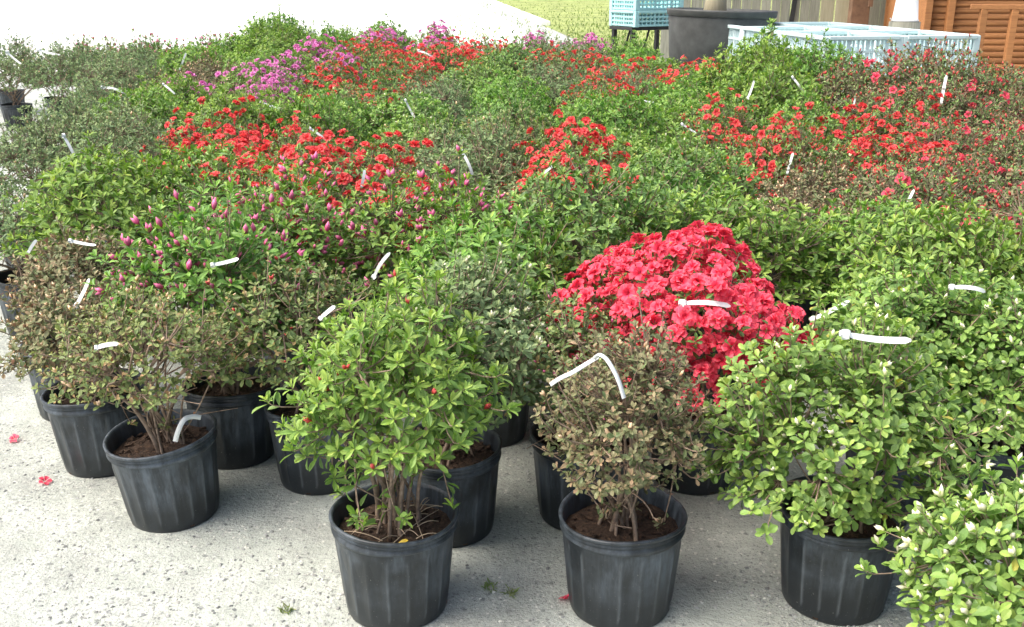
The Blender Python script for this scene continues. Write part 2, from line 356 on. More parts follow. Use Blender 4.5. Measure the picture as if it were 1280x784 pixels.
# an open azalea flower: five wavy petals round a funnel, stamens
def flower_template():
    v, f, a = [], [], []
    for p in range(5):
        o = len(v); ph = 2 * math.pi * p / 5
        def pt(r, off, h): return (r * math.cos(ph + off), r * math.sin(ph + off), h)
        v += [pt(0.10, 0, -0.45), pt(0.50, 0.58, 0.0), pt(0.50, 0, -0.06), pt(0.52, -0.58, 0.04), pt(0.86, 0.50, 0.22), pt(0.90, 0, 0.02), pt(0.88, -0.50, 0.12), pt(1.08, 0.10, -0.06)]
        a += [0.0, 0.5, 0.35, 0.5, 1.0, 0.8, 1.0, 1.0]
        f += [[o, o + 2, o + 1], [o, o + 3, o + 2], [o + 1, o + 2, o + 5], [o + 1, o + 5, o + 4], [o + 2, o + 3, o + 6], [o + 2, o + 6, o + 5], [o + 4, o + 5, o + 7], [o + 5, o + 6, o + 7]]
    for k in range(3):
        o = len(v); ph = 2 * math.pi * k / 3 + 0.4
        e = (0.28 * math.cos(ph), 0.28 * math.sin(ph), 0.5)
        v += [(0.03, 0, -0.4), (-0.03, 0, -0.4), e]; a += [0.2, 0.2, 0.7]; f += [[o, o + 1, o + 2]]
    return np.array(v), np.array(f), np.array(a)
FV, FF, FA = flower_template()
def bud_template():
    v, a = [(0, 0, 0)], [0.0]
    for r, z, g in ((0.17, 0.28, 0.4), (0.20, 0.58, 0.75)):
        for j in range(4): v.append((r * math.cos(j * math.pi / 2 + z), r * math.sin(j * math.pi / 2 + z), z)); a.append(g)
    v.append((0, 0, 1)); a.append(1.0)
    f = []
    for j in range(4):
        k = (j + 1) % 4
        f += [[0, 1 + k, 1 + j], [1 + j, 1 + k, 5 + k], [1 + j, 5 + k, 5 + j], [5 + j, 5 + k, 9]]
    return np.array(v), np.array(f), np.array(a)
BV, BF, BA = bud_template()
def place_templ(V, Fc, Ag, P, A, S, spin):
    X, Y = frames(A); c, s_ = np.cos(spin)[:, None], np.sin(spin)[:, None]
    X, Y = X * c + Y * s_, Y * c - X * s_
    v = P[:, None] + (X[:, None] * V[None, :, 0:1] + Y[:, None] * V[None, :, 1:2] + A[:, None] * V[None, :, 2:3]) * S[:, None, None]
    f = Fc[None] + (np.arange(len(P)) * len(V))[:, None, None]
    return v.reshape(-1, 3), f.reshape(-1, 3), np.tile(Ag, len(P))

def bush(seed, leaf, Rr=0.32, z0=0.30, z1=0.74, ntip=420, ll=0.034, lw=0.42, whorl=7, strew=6, templ=4, off=(0, 0), flower=None, ffrac=0.0, fper=(2, 4), fsize=0.024,
         bud=None, bfrac=0.0, bsize=0.02, open_base=0.0, patch=None, nstem=9, stray=0.06, single=False, fside=0.0, tuft=0):
    """a shrub with its base at the pot's centre on the ground; returns meshes"""
    rng = np.random.default_rng(seed)
    cz = z0 + (z1 - z0) * 0.36
    ph = rng.uniform(0, 6.28, 6); am = rng.uniform(0.04, 0.11, 6)
    def lump(d):
        az = np.arctan2(d[:, 1], d[:, 0]); el = d[:, 2]
        return 1 + am[0] * np.sin(2 * az + ph[0]) + am[1] * np.sin(3 * az + ph[1] + 2 * el) + am[2] * np.sin(5 * az + ph[2] - 3 * el) + am[3] * np.sin(6 * el + ph[3] + 2 * az) + am[4] * np.sin(9 * az + ph[4] + 7 * el) * 0.7
    n0 = ntip * 9
    d = nrm(rng.normal(size=(n0, 3)) * np.array([1, 1, 1.05]))
    d[:, 2] = np.where(d[:, 2] < -0.35, -d[:, 2], d[:, 2])
    rr = rng.uniform(0.42, 1.0, n0) ** 0.62
    rz = np.where(d[:, 2] > 0, z1 - cz, cz - z0)
    Q = d * (rr * lump(d))[:, None] * np.stack([np.full(n0, Rr), np.full(n0, Rr), rz], 1)
    # vase: the crown narrows towards its foot
    if open_base: 
        sh = np.clip(1 - open_base * np.clip((cz - 0.0 - (Q[:, 2] + cz)) / (cz - z0 + 1e-6), 0, 1), 0.2, 1); Q[:, :2] *= sh[:, None]
    Q[:, 0] += off[0]; Q[:, 1] += off[1]; Q[:, 2] += cz
    keep = []; mind = 0.62 * (Rr * Rr * (z1 - z0) * 4.0 / ntip) ** (1 / 3) * 1.0
    KP = np.empty((ntip, 3)); k = 0
    for i in range(n0):
        if k >= ntip: break
        if k == 0 or ((KP[:k] - Q[i]) ** 2).sum(1).min() > mind * mind:
            KP[k] = Q[i]; keep.append(i); k += 1
    T = KP[:k].copy()
    # a few shoots stick out of the outline
    ns = int(stray * k); ii = rng.choice(k, ns, replace=False)
    C = np.array([off[0], off[1], cz])
    if tuft:                                       # young shoots low down among the stems
        T[:tuft] = np.stack([rng.normal(0, 0.065, tuft), rng.normal(0, 0.065, tuft), rng.uniform(0.24, z0 + 0.04, tuft)], 1)
    out = nrm(T - C); T[ii] += nrm(out[ii] * np.array([0.7, 0.7, 0.6]) + np.array([0, 0, 0.6])) * rng.uniform(0.02, 0.075, (ns, 1))
    A = nrm(out * np.array([0.75, 0.75, 0.5]) + np.array([0, 0, 0.75]) + rng.normal(0, 0.22, (k, 3)))
    if tuft: A[:tuft] = nrm(rng.normal(0, 0.3, (tuft, 3)) + np.array([0, 0, 1.0]))
    # stems: base -> fork -> twig
    base = np.stack([rng.normal(0, 0.030, nstem), rng.normal(0, 0.030, nstem), np.full(nstem, 0.20)], 1)
    az = np.arange(nstem) * 2 * math.pi / nstem + rng.uniform(-0.3, 0.3, nstem)
    fr = rng.uniform(0.25, 0.5, nstem) * Rr
    fork = np.stack([off[0] * 0.6 + np.cos(az) * fr, off[1] * 0.6 + np.sin(az) * fr, z0 + (z1 - z0) * rng.uniform(0.12, 0.4, nstem)], 1)
    ctl = base * 0.45 + fork * 0.55 + np.stack([-np.cos(az) * 0.03, -np.sin(az) * 0.03, np.full(nstem, 0.02)], 1) + rng.normal(0, 0.012, (nstem, 3))
    tv, tf = tubes(bez(base, ctl, fork, 6), np.linspace(0.0062, 0.0040, 6)[None] * rng.uniform(0.6, 1.25, (nstem, 1)), 5)
    nsub = nstem * 5
    si = rng.choice(k, min(nsub, k), replace=False); nsub = len(si)
    own = ((fork[None] - T[si][:, None]) ** 2).sum(2).argmin(1)
    sub = fork[own] * 0.42 + T[si] * 0.58
    cs = fork[own] * 0.6 + sub * 0.4 + rng.normal(0, 0.015, (nsub, 3)) + np.array([0, 0, -0.012])
    v2, f2 = tubes(bez(fork[own], cs, sub, 5), np.linspace(0.0046, 0.0026, 5)[None] * np.ones((nsub, 1)), 4)
    ow2 = ((sub[None] - T[:, None]) ** 2).sum(2).argmin(1)
    tw0 = sub[ow2]; tw1 = T - A * rng.uniform(0.02, 0.05, (k, 1))
    pts = bez(tw0, tw1, T, 5)
    v3, f3 = tubes(pts, np.linspace(0.0024, 0.0012, 5)[None] * np.ones((k, 1)), 3)
    # bare side twigs in the foot of the bush
    nb = 18; bi = rng.integers(0, nstem, nb); t_ = rng.uniform(0.3, 0.9, (nb, 1))
    b0 = base[bi] * (1 - t_) + fork[bi] * t_; b2 = b0 + np.stack([rng.normal(0, 0.09, nb), rng.normal(0, 0.09, nb), rng.uniform(-0.03, 0.14, nb)], 1); b2[:, 2] = np.maximum(b2[:, 2], 0.225)
    v4, f4 = tubes(bez(b0, (b0 + b2) / 2 + rng.normal(0, 0.02, (nb, 3)), b2, 5), np.linspace(0.0028, 0.0012, 5)[None] * np.ones((nb, 1)), 3)
    sv, sf, o = [tv, v2, v3, v4], [], 0
    for vv, ff in ((tv, tf), (v2, f2), (v3, f3), (v4, f4)): sf.append(ff + o); o += len(vv)
    stems = tri_mesh('stems', np.concatenate(sv), np.concatenate(sf), M['bark'], smooth=True)
    # whorls
    TP, FC = (TEMPL8, FACE8) if templ == 8 else (TEMPL4, FACE4)
    isfl = np.zeros(k, bool)
    if flower and ffrac > 0:
        sc_ = rng.uniform(0, 1, k)
        if patch is not None:                      # the flowers come in patches of the crown
            pd = nrm(np.array(patch)); lob = np.sin(7 * T[:, 0] / Rr * 0.6 + ph[0]) + np.sin(6 * T[:, 1] / Rr * 0.6 + ph[1]); sc_ = 0.40 * sc_ + 0.40 * (1 - (out @ pd)) / 2 + 0.11 * lob
        sc_ += np.where(rr[keep] < 0.6, 0.3, 0) + np.where(out[:, 2] < -0.15, 0.25 * (1 - fside), 0)
        isfl = sc_ <= np.quantile(sc_, ffrac)
    nl = np.full(k, whorl); nl[isfl] = max(3, whorl - 3)
    idx = np.repeat(np.arange(k), nl); m = len(idx)
    rank = np.concatenate([np.arange(q) for q in nl]) / np.maximum(nl[idx] - 1, 1)
    az = np.concatenate([np.arange(q) * 2.39996 for q in nl]) + rng.uniform(0, 6.28, k)[idx] + rng.normal(0, 0.25, m)
    X, Y = frames(A); rad = X[idx] * np.cos(az)[:, None] + Y[idx] * np.sin(az)[:, None]
    th = R(78) - rank * R(44) + rng.normal(0, 0.2, m); th = np.where(isfl[idx], R(85) + rng.normal(0, 0.2, m), th)
    D = nrm(A[idx] * np.cos(th)[:, None] + rad * np.sin(th)[:, None]); N = nrm(A[idx] * np.sin(th)[:, None] - rad * np.cos(th)[:, None] + rng.normal(0, 0.2, (m, 3)))
    L = ll * rng.uniform(0.7, 1.2, m) * (1 - 0.38 * rank); W = L * lw * rng.uniform(0.85, 1.15, m)
    P0 = T[idx] - A[idx] * (0.012 * (1 - rank))[:, None]
    tipage = rng.uniform(0.25, 0.85, k)[idx]
    ag = np.clip(tipage * 0.55 + rank * 0.5 + rng.normal(0, 0.1, m), 0, 1)
    lv, lf = leaves(P0, D, N, L, W, TP, FC); la = np.repeat(ag, len(TP))
    # leaves strewn along the twigs
    idx = np.repeat(np.arange(k), strew); m = len(idx); t_ = rng.uniform(0.12, 0.97, m)
    seg = np.clip((t_ * 4).astype(int), 0, 3); fr_ = (t_ * 4 - seg)[:, None]
    P1 = pts[idx, seg] * (1 - fr_) + pts[idx, seg + 1] * fr_
    tw = nrm(pts[idx, seg + 1] - pts[idx, seg]); D = nrm(tw * 0.55 + nrm(rng.normal(size=(m, 3))) + np.array([0, 0, 0.15]))
    N = nrm(np.array([0, 0, 1.0]) + rng.normal(0, 0.4, (m, 3)) + out[idx] * 0.5)
    L = ll * rng.uniform(0.6, 1.1, m); W = L * lw * rng.uniform(0.9, 1.2, m)
    v2, f2 = leaves(P1, D, N, L, W, TP, FC); a2 = np.repeat(np.clip(rng.normal(0.2, 0.15, m), 0, 1), len(TP))
    foliage = tri_mesh('foliage', np.concatenate([lv, v2]), np.concatenate([lf, f2 + len(lv)]), LEAF[leaf], np.concatenate([la, a2]))
    res = {'stems': stems, 'foliage': foliage, 'crown': (off[0], off[1], cz, Rr, z1 - cz, cz - z0)}
    if isfl.any():
        fi = np.where(isfl)[0]; per = rng.integers(fper[0], fper[1] + 1, len(fi)); idx = np.repeat(fi, per); m = len(idx)
        ax = nrm(A[idx] * 0.8 + out[idx] * 0.35 + rng.normal(0, 0.45, (m, 3))); P2 = T[idx] + ax * rng.uniform(0.012, 0.026, (m, 1)) 
        S = fsize * rng.uniform(0.75, 1.15, m); sp = rng.uniform(0, 6.28, m)
        if single: res['flowers'] = (P2, ax, S, sp)
        else:
            v, f, a = place_templ(FV, FF, FA, P2, ax, S, sp)
            res['blossoms'] = tri_mesh('blossoms', v, f, PETAL[flower], a)
    if bud and bfrac > 0:
        bi = np.where(~isfl & (rng.uniform(0, 1, k) < bfrac))[0]; per = rng.integers(1, 4, len(bi)); idx = np.repeat(bi, per); m = len(idx)
        ax = nrm(A[idx] + rng.normal(0, 0.28, (m, 3)))
        v, f, a = place_templ(BV, BF, BA, T[idx] - ax * 0.003, ax, bsize * rng.uniform(0.6, 1.25, m), rng.uniform(0, 6, m))
        res['buds'] = tri_mesh('buds', v, f, PETAL[bud], a, smooth=True)
    return res

# ------------------------------------------------------------------ pots
POT_H, POT_R, POT_B = 0.255, 0.148, 0.122
def make_pot(seed):
    rng = random.Random(seed); nseg = 144
    a1, p1, a2, p2 = rng.uniform(.008, .022), rng.uniform(0, 6), rng.uniform(.004, .012), rng.uniform(0, 6)
    def wob(r, z, a): return r * (1 + (a1 * math.sin(2 * a + p1) + a2 * math.sin(3 * a + p2)) * (z / POT_H) ** 2)
    def body(r, z, a, j):
        q = wob(r, z, a)
        if 0.03 < z < POT_H * 0.79: q += (0.0022, 0.0, -0.0012, -0.0022, -0.0026, -0.0022, -0.0012, 0.0)[j % 8]   # raised seams between shallow panels
        return q
    zr = POT_H * 0.86
    rz = lambda z: POT_B + (POT_R - 0.006 - POT_B) * z / zr
    prof = [(0.0005, 0.004), (POT_B * 0.9, 0.004), (POT_B - 0.002, 0.001), (POT_B, 0.006)] + [(rz(z), z) for z in (0.022, 0.040, 0.08, 0.14, POT_H * 0.74, POT_H * 0.80)]
    prof += [(rz(zr), zr)]
    mb = MB(); mb.lathe(prof, nseg, body)
    inner = [(rz(zr) - 0.001, zr), (rz(zr) - 0.004, POT_H * 0.72), (rz(0.1) - 0.004, 0.1)]
    mb.lathe(inner, nseg, lambda r, z, a, j: wob(r, z, a))
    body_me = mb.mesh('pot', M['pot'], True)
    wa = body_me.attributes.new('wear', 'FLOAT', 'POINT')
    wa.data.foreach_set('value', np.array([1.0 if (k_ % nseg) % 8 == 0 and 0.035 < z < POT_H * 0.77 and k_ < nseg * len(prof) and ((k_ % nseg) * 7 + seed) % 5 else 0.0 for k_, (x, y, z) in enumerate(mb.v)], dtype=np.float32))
    mb = MB(); h = POT_H
    pr = [(POT_R - 0.009, zr - 0.004), (POT_R - 0.001, zr - 0.001), (POT_R + 0.001, zr + 0.005), (POT_R - 0.004, zr + 0.010), (POT_R - 0.004, zr + 0.014), (POT_R + 0.001, zr + 0.017), (POT_R - 0.003, zr + 0.021), (POT_R - 0.003, h - 0.013), (POT_R + 0.003, h - 0.009), (POT_R + 0.004, h - 0.003), (POT_R + 0.001, h), (POT_R - 0.004, h - 0.001), (POT_R - 0.007, h - 0.012), (POT_R - 0.009, zr), (POT_R - 0.012, zr - 0.03)]
    def rim(r, z, a, j): return wob(r, z, a)
    k0 = mb.lathe(pr, nseg, rim)
    dz = rng.uniform(0.002, 0.006); pz = rng.uniform(0, 6)
    mb.v = [(x, y, z + (dz * math.sin(2 * math.atan2(y, x) + pz) if z > zr + 0.004 else 0)) for x, y, z in mb.v]
    rim_me = mb.mesh('rim', M['pot'], True)
    # drain holes: shallow dark notches at the foot
    mb = MB()
    for q in range(4):
        a = q * math.pi / 2 + 0.3; r = POT_B + 0.0006
        pts = [(r * math.cos(a + b) , r * math.sin(a + b), z) for b, z in ((-0.05, 0.006), (0.05, 0.006), (0.06, 0.016), (0.03, 0.021), (-0.03, 0.021), (-0.06, 0.016))]
        mb.add(pts, [(0, 1, 2, 3, 4, 5)])
    hole_me = mb.mesh('drain_holes', M['soil'])
    # soil with lumps of bark mulch
    rn = np.random.default_rng(seed + 50); mb = MB(); n = 28; zs = POT_H * 0.80
    rings = [0.0, 0.03, 0.06, 0.09, 0.115, POT_R - 0.011]
    for i, r in enumerate(rings):
        for j in range(n): 
            a = 2 * math.pi * j / n; rr_ = wob(r, zs, a); mb.v.append((rr_ * math.cos(a), rr_ * math.sin(a), zs + 0.012 * (1 - r / POT_R) + (rn.uniform(-0.006, 0.006) if i else 0)))
    for i in range(len(rings) - 1):
        for j in range(n): mb.f.append((i * n + j, i * n + (j + 1) % n, (i + 1) * n + (j + 1) % n, (i + 1) * n + j))
    for q in range(70):
        r, a = 0.128 * math.sqrt(rn.uniform()), rn.uniform(0, 6.28)
        mb.box((r * math.cos(a), r * math.sin(a), zs + 0.008), (rn.uniform(.008, .03), rn.uniform(.004, .010), rn.uniform(.003, .007)), rn.uniform(0, 6), rn.uniform(-.5, .5), rn.uniform(-.5, .5))
    soil_me = mb.mesh('soil', M['soil'])
    return body_me, rim_me, hole_me, soil_me
POTS = [make_pot(s) for s in range(4)]

def tag_mesh(seed, length=0.115, width=0.013):
    """a white self-locking plastic strap label, one end looped; lies along +X, faces +Z"""
    rng = random.Random(seed); n = 12; v, f = [], []
    bend = rng.uniform(-0.012, 0.016); curl = rng.uniform(-0.5, 0.5)
    for i in range(n + 1):
        t = i / n; x = (t - 0.5) * length; z = bend * (1 - (2 * t - 1) ** 2); tw = curl * t
        w = width * (1.0 if t > 0.12 else 0.75 + 2 * t) * (0.35 if i == n else 1) / 2
        v += [(x, w * math.cos(tw), z + w * math.sin(tw)), (x, -w * math.cos(tw), z - w * math.sin(tw))]
    for i in range(n): f.append((2 * i, 2 * i + 1, 2 * i + 3, 2 * i + 2))
    mb = MB(); mb.add(v, f)
    return mb.mesh('plant_tag', M['tag'], True)
def loop_mesh(length=0.115, width=0.011):
    v, f, n = [], [], 14; r = 0.011
    for i in range(n + 1):
        a = 2 * math.pi * i / n * 0.92
        x, z = -length / 2 + 0.004 - r + r * math.cos(a), r * math.sin(a)
        v += [(x, width / 2, z), (x, -width / 2, z)]
    for i in range(n): f.append((2 * i, 2 * i + 1, 2 * i + 3, 2 * i + 2))
    mb = MB(); mb.add(v, f); return mb.mesh('tag_loop', M['tag'], True)
TAGS = [tag_mesh(s) for s in range(6)]; LOOP = loop_mesh()

PLANTS = []                                        # (root, crown, scale) for hanging the tags
def plant(xy, b, label, group=None, rz=0.0, s=1.0, pot=0, tilt=(0, 0), hero=False, sz=None, potrz=None):
    o = thing('potted_azalea', label, 'plant', (xy[0], xy[1], 0), 0.0, group)
    body, rim, hole, soil = POTS[pot]
    prz = rz if potrz is None else potrz
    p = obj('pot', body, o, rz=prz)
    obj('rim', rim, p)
    if hero: obj('drain_holes', hole, p)['kind'] = 'stuff'
    obj('soil', soil, o, rz=prz)
    for nme in ('stems', 'foliage', 'blossoms', 'buds'):
        if nme in b:
            c = obj(nme, b[nme], o, rz=rz); c.scale = (s, s, sz or 1.0)
            c['kind'] = 'stuff'
    if 'flowers' in b:
        P2, ax, S, sp = b['flowers']
        for i in range(len(P2)):
            q = obj('blossom', b['flower_mesh'], o, P2[i]); qa = Vector(ax[i]).to_track_quat('Z', 'Y') 
            q.rotation_euler = (qa @ Matrix.Rotation(float(sp[i]), 4, 'Z').to_quaternion()).to_euler(); q.scale = (float(S[i]),) * 3
    o.rotation_euler = (tilt[0], tilt[1], 0)
    c = b['crown']; ca, sa = math.cos(rz), math.sin(rz)
    PLANTS.append((o, np.array([xy[0] + (c[0] * ca - c[1] * sa) * s, xy[1] + (c[0] * sa + c[1] * ca) * s, c[2] * (sz or 1.0)]), c[3] * s, c[4] * (sz or 1.0), c[5]))
    return o

# ---- the pots along the open front and left edge, one by one: (base pixel, bush, label)
FRONT = []
def front(px, label, pot=0, tilt=(0, 0), **kw):
    w = at(*px); seed = 100 + len(FRONT)
    b = bush(seed, templ=8, **kw)
    FRONT.append((w[0], w[1]))
    return plant((w[0], w[1]), b, label, pot=pot, tilt=tilt, hero=True, rz=0.0, potrz=seed * 1.3)

front((497, 753), 'tall bright green azalea with bare lower stems and few dark red buds', 0,
      leaf='bright', Rr=0.235, z0=0.35, z1=0.775, ntip=430, ll=0.036, lw=0.34, whorl=8, strew=5, tuft=14, bud='redbud', bfrac=0.06, bsize=0.022, open_base=0.45, off=(0.02, 0.02), nstem=14, stray=0.16)
front((774, 753), 'small bronze-leaved azalea in ribbed pot with long curled white strap over its top', 1,
      leaf='bronze', Rr=0.195, z0=0.28, z1=0.69, ntip=520, ll=0.0205, lw=0.48, whorl=6, strew=5, tuft=8, bud='salmon', bfrac=0.06, bsize=0.018, open_base=0.4, nstem=10, stray=0.14)
front((1040, 746), 'spreading lime green azalea with cream buds drooping over its black pot rim', 2,
      leaf='lime', Rr=0.285, z0=0.20, z1=0.70, ntip=560, ll=0.031, lw=0.52, whorl=6, strew=7, bud='cream', bfrac=0.30, bsize=0.021, off=(-0.02, 0.0), stray=0.1)
front((220, 639), 'open twiggy olive azalea with salmon buds and a tag on its dented pot rim', 3, tilt=(0.03, -0.05),
      leaf='olive', Rr=0.24, z0=0.34, z1=0.655, ntip=400, ll=0.0215, lw=0.48, whorl=6, strew=5, tuft=4, bud='salmon', bfrac=0.22, bsize=0.018, open_base=0.6, nstem=14, stray=0.1)
front((562, 657), 'grey-olive azalea with pale yellow buds in shaded pot behind the tall bright green one', 0,
      leaf='grey', Rr=0.25, z0=0.30, z1=0.75, ntip=430, ll=0.028, lw=0.45, whorl=7, strew=7, bud='cream', bfrac=0.40, bsize=0.018, off=(0.06, 0.05))
front((728, 641), 'low green azalea with pink buds in pot behind the small bronze one', 1,
      leaf='olive', Rr=0.20, z0=0.27, z1=0.62, ntip=300, ll=0.026, lw=0.45, whorl=6, strew=6, bud='magenta', bfrac=0.35, bsize=0.017, off=(-0.06, 0.02))
front((402, 596), 'dull olive bronze azalea with reddish buds in pot left of tall bright green one', 2,
      leaf='olive', Rr=0.25, z0=0.28, z1=0.67, ntip=400, ll=0.026, lw=0.45, whorl=6, strew=6, bud='redbud', bfrac=0.08, bsize=0.018, off=(-0.07, 0.02), open_base=0.3)
front((297, 566), 'fresh green azalea with magenta-pink buds rising behind the twiggy olive one', 3,
      leaf='bright', Rr=0.31, z0=0.30, z1=0.80, ntip=430, ll=0.038, lw=0.38, whorl=7, strew=6, bud='magenta', bfrac=0.50, bsize=0.034, off=(-0.04, 0.06))
front((134, 576), 'brownish azalea dotted with salmon buds in weathered pot beside the dented one', 0, tilt=(0.0, -0.03),
      leaf='bronze', Rr=0.225, z0=0.29, z1=0.57, ntip=380, ll=0.025, lw=0.48, whorl=6, strew=6, bud='salmon', bfrac=0.5, bsize=0.016, off=(-0.02, 0.02))
front((97, 511), 'brown bronze azalea with broad white tag at the gravel edge', 1,
      leaf='bronze', Rr=0.235, z0=0.30, z1=0.61, ntip=400, ll=0.026, lw=0.48, whorl=6, strew=6, bud='salmon', bfrac=0.3, bsize=0.018, off=(0.05, 0.05))
front((50, 413), 'pale grey-brown azalea with thin twigs at the outer corner of the gravel edge', 2,
      leaf='grey', Rr=0.30, z0=0.29, z1=0.60, ntip=380, ll=0.026, lw=0.45, whorl=6, strew=6, bud='salmon', bfrac=0.2, bsize=0.018, stray=0.15)
front((1112, 627), 'lime green azalea with few buds standing behind the spreading one with cream buds', 3,
      leaf='lime', Rr=0.30, z0=0.28, z1=0.70, ntip=520, ll=0.031, lw=0.5, whorl=7, strew=7, bud='cream', bfrac=0.15, bsize=0.02)
front((1236, 645), 'lime green azalea thick with cream buds, between the spreading one and the short one', 0,
      leaf='lime', Rr=0.29, z0=0.25, z1=0.66, ntip=520, ll=0.031, lw=0.5, whorl=6, strew=7, bud='cream', bfrac=0.42, bsize=0.021)
front((1300, 895), 'short broad-leaved pale green azalea crowded with white buds, nearest the open aisle', 1,
      leaf='lime', Rr=0.27, z0=0.20, z1=0.50, ntip=380, ll=0.036, lw=0.46, whorl=7, strew=6, bud='cream', bfrac=0.62, bsize=0.026, off=(-0.06, 0.0), stray=0.15)
# the coral red one: each open flower is a part
w = at(866, 596); FRONT.append((w[0], w[1]))
hb = bush(140, 'dark', Rr=0.37, z0=0.30, z1=0.74, ntip=520, ll=0.028, lw=0.42, whorl=6, strew=5, templ=8, off=(-0.075, 0.0), flower='coral', ffrac=0.88, fper=(2, 4), fsize=0.0255, single=True, stray=0.0, fside=1.0)
P2, ax, S, sp = hb['flowers']
facing = (nrm(CP - (P2 + np.array([w[0], w[1], 0]))) * ax).sum(1) + (P2[:, 2] - 0.5) * 1.2
order = np.argsort(-facing)
v, f, a = place_templ(FV, FF, FA, P2[order[300:]], ax[order[300:]], S[order[300:]], sp[order[300:]])
hb['blossoms'] = tri_mesh('blossoms', v, f, PETAL['coral'], a)
hb['flower_mesh'] = tri_mesh('blossom', FV, FF, PETAL['coral'], FA)
hb['flowers'] = tuple(q[order[:300]] for q in (P2, ax, S, sp))
plant((w[0], w[1]), hb, 'broad azalea smothered in coral red blossoms, behind the small bronze one', pot=2, hero=True, rz=0.0)

# ---- the block behind them: kinds of bush, each built three times and copied
KIND = {
 'green':  dict(leaf='bright', Rr=0.34, z0=0.30, z1=0.76, ntip=430, ll=0.039, lw=0.42, whorl=7, strew=6),
 'dark':   dict(leaf='dark', Rr=0.34, z0=0.30, z1=0.76, ntip=430, ll=0.036, lw=0.44, whorl=7, strew=6, bud='redbud', bfrac=0.04),
 'lime':   dict(leaf='lime', Rr=0.34, z0=0.28, z1=0.74, ntip=430, ll=0.039, lw=0.46, whorl=7, strew=6, bud='cream', bfrac=0.12),
 'grey':   dict(leaf='grey', Rr=0.35, z0=0.28, z1=0.74, ntip=430, ll=0.028, lw=0.42, whorl=7, strew=6, bud='salmon', bfrac=0.05, bsize=0.018),
 'bronze': dict(leaf='bronze', Rr=0.33, z0=0.29, z1=0.70, ntip=450, ll=0.026, lw=0.46, whorl=6, strew=6, bud='salmon', bfrac=0.25, bsize=0.018),
 'olive':  dict(leaf='olive', Rr=0.33, z0=0.29, z1=0.72, ntip=450, ll=0.027, lw=0.45, whorl=6, strew=6, bud='salmon', bfrac=0.2, bsize=0.018),
 'maroon': dict(leaf='maroon', Rr=0.34, z0=0.29, z1=0.75, ntip=430, ll=0.028, lw=0.45, whorl=6, strew=6, bud='redbud', bfrac=0.45, bsize=0.022, flower='coral', ffrac=0.05, fper=(1, 2), fsize=0.024),
 'redmix': dict(leaf='dark', Rr=0.34, z0=0.29, z1=0.74, ntip=400, ll=0.03, lw=0.42, whorl=6, strew=6, flower='red', ffrac=0.15, fper=(1, 3), fsize=0.0225, bud='redbud', bfrac=0.35, bsize=0.022, patch=(0.3, -0.6, 0.7)),
 'red':    dict(leaf='dark', Rr=0.35, z0=0.29, z1=0.74, ntip=380, ll=0.03, lw=0.42, whorl=6, strew=5, flower='red', ffrac=0.40, fper=(2, 4), fsize=0.0225, patch=(0.1, -0.6, 0.8)),
 'pink':   dict(leaf='bright', Rr=0.33, z0=0.29, z1=0.74, ntip=420, ll=0.034, lw=0.40, whorl=7, strew=6, bud='magenta', bfrac=0.50, bsize=0.033),
 'orchid': dict(leaf='bright', Rr=0.35, z0=0.29, z1=0.78, ntip=380, ll=0.033, lw=0.40, whorl=7, strew=5, flower='orchid', ffrac=0.20, fper=(2, 3), fsize=0.0245, patch=(0, -0.5, 0.9)),
}
LOOK = {
 'green': 'bright green flowerless azalea', 'dark': 'shiny dark green azalea', 'lime': 'lime green azalea with pale shoots',
 'grey': 'dull grey-green azalea', 'bronze': 'brown bronze-leaved azalea', 'olive': 'olive azalea with tan buds',
 'maroon': 'maroon azalea with red buds', 'redmix': 'green azalea with scattered scarlet flowers', 'red': 'azalea covered in scarlet flowers',
 'pink': 'fresh green azalea with magenta buds', 'orchid': 'azalea topped with orchid-pink flowers'}
NEAR = {'green': 'bright green', 'dark': 'dark green', 'lime': 'lime green', 'grey': 'grey-green', 'bronze': 'bronze', 'olive': 'olive', 'maroon': 'maroon',
 'redmix': 'red-flecked', 'red': 'scarlet', 'pink': 'pink-budded', 'orchid': 'orchid-flowered'}
BUSH = {k: [bush(300 + 7 * i + j, **v) for j in range(3)] for i, (k, v) in enumerate(KIND.items())}
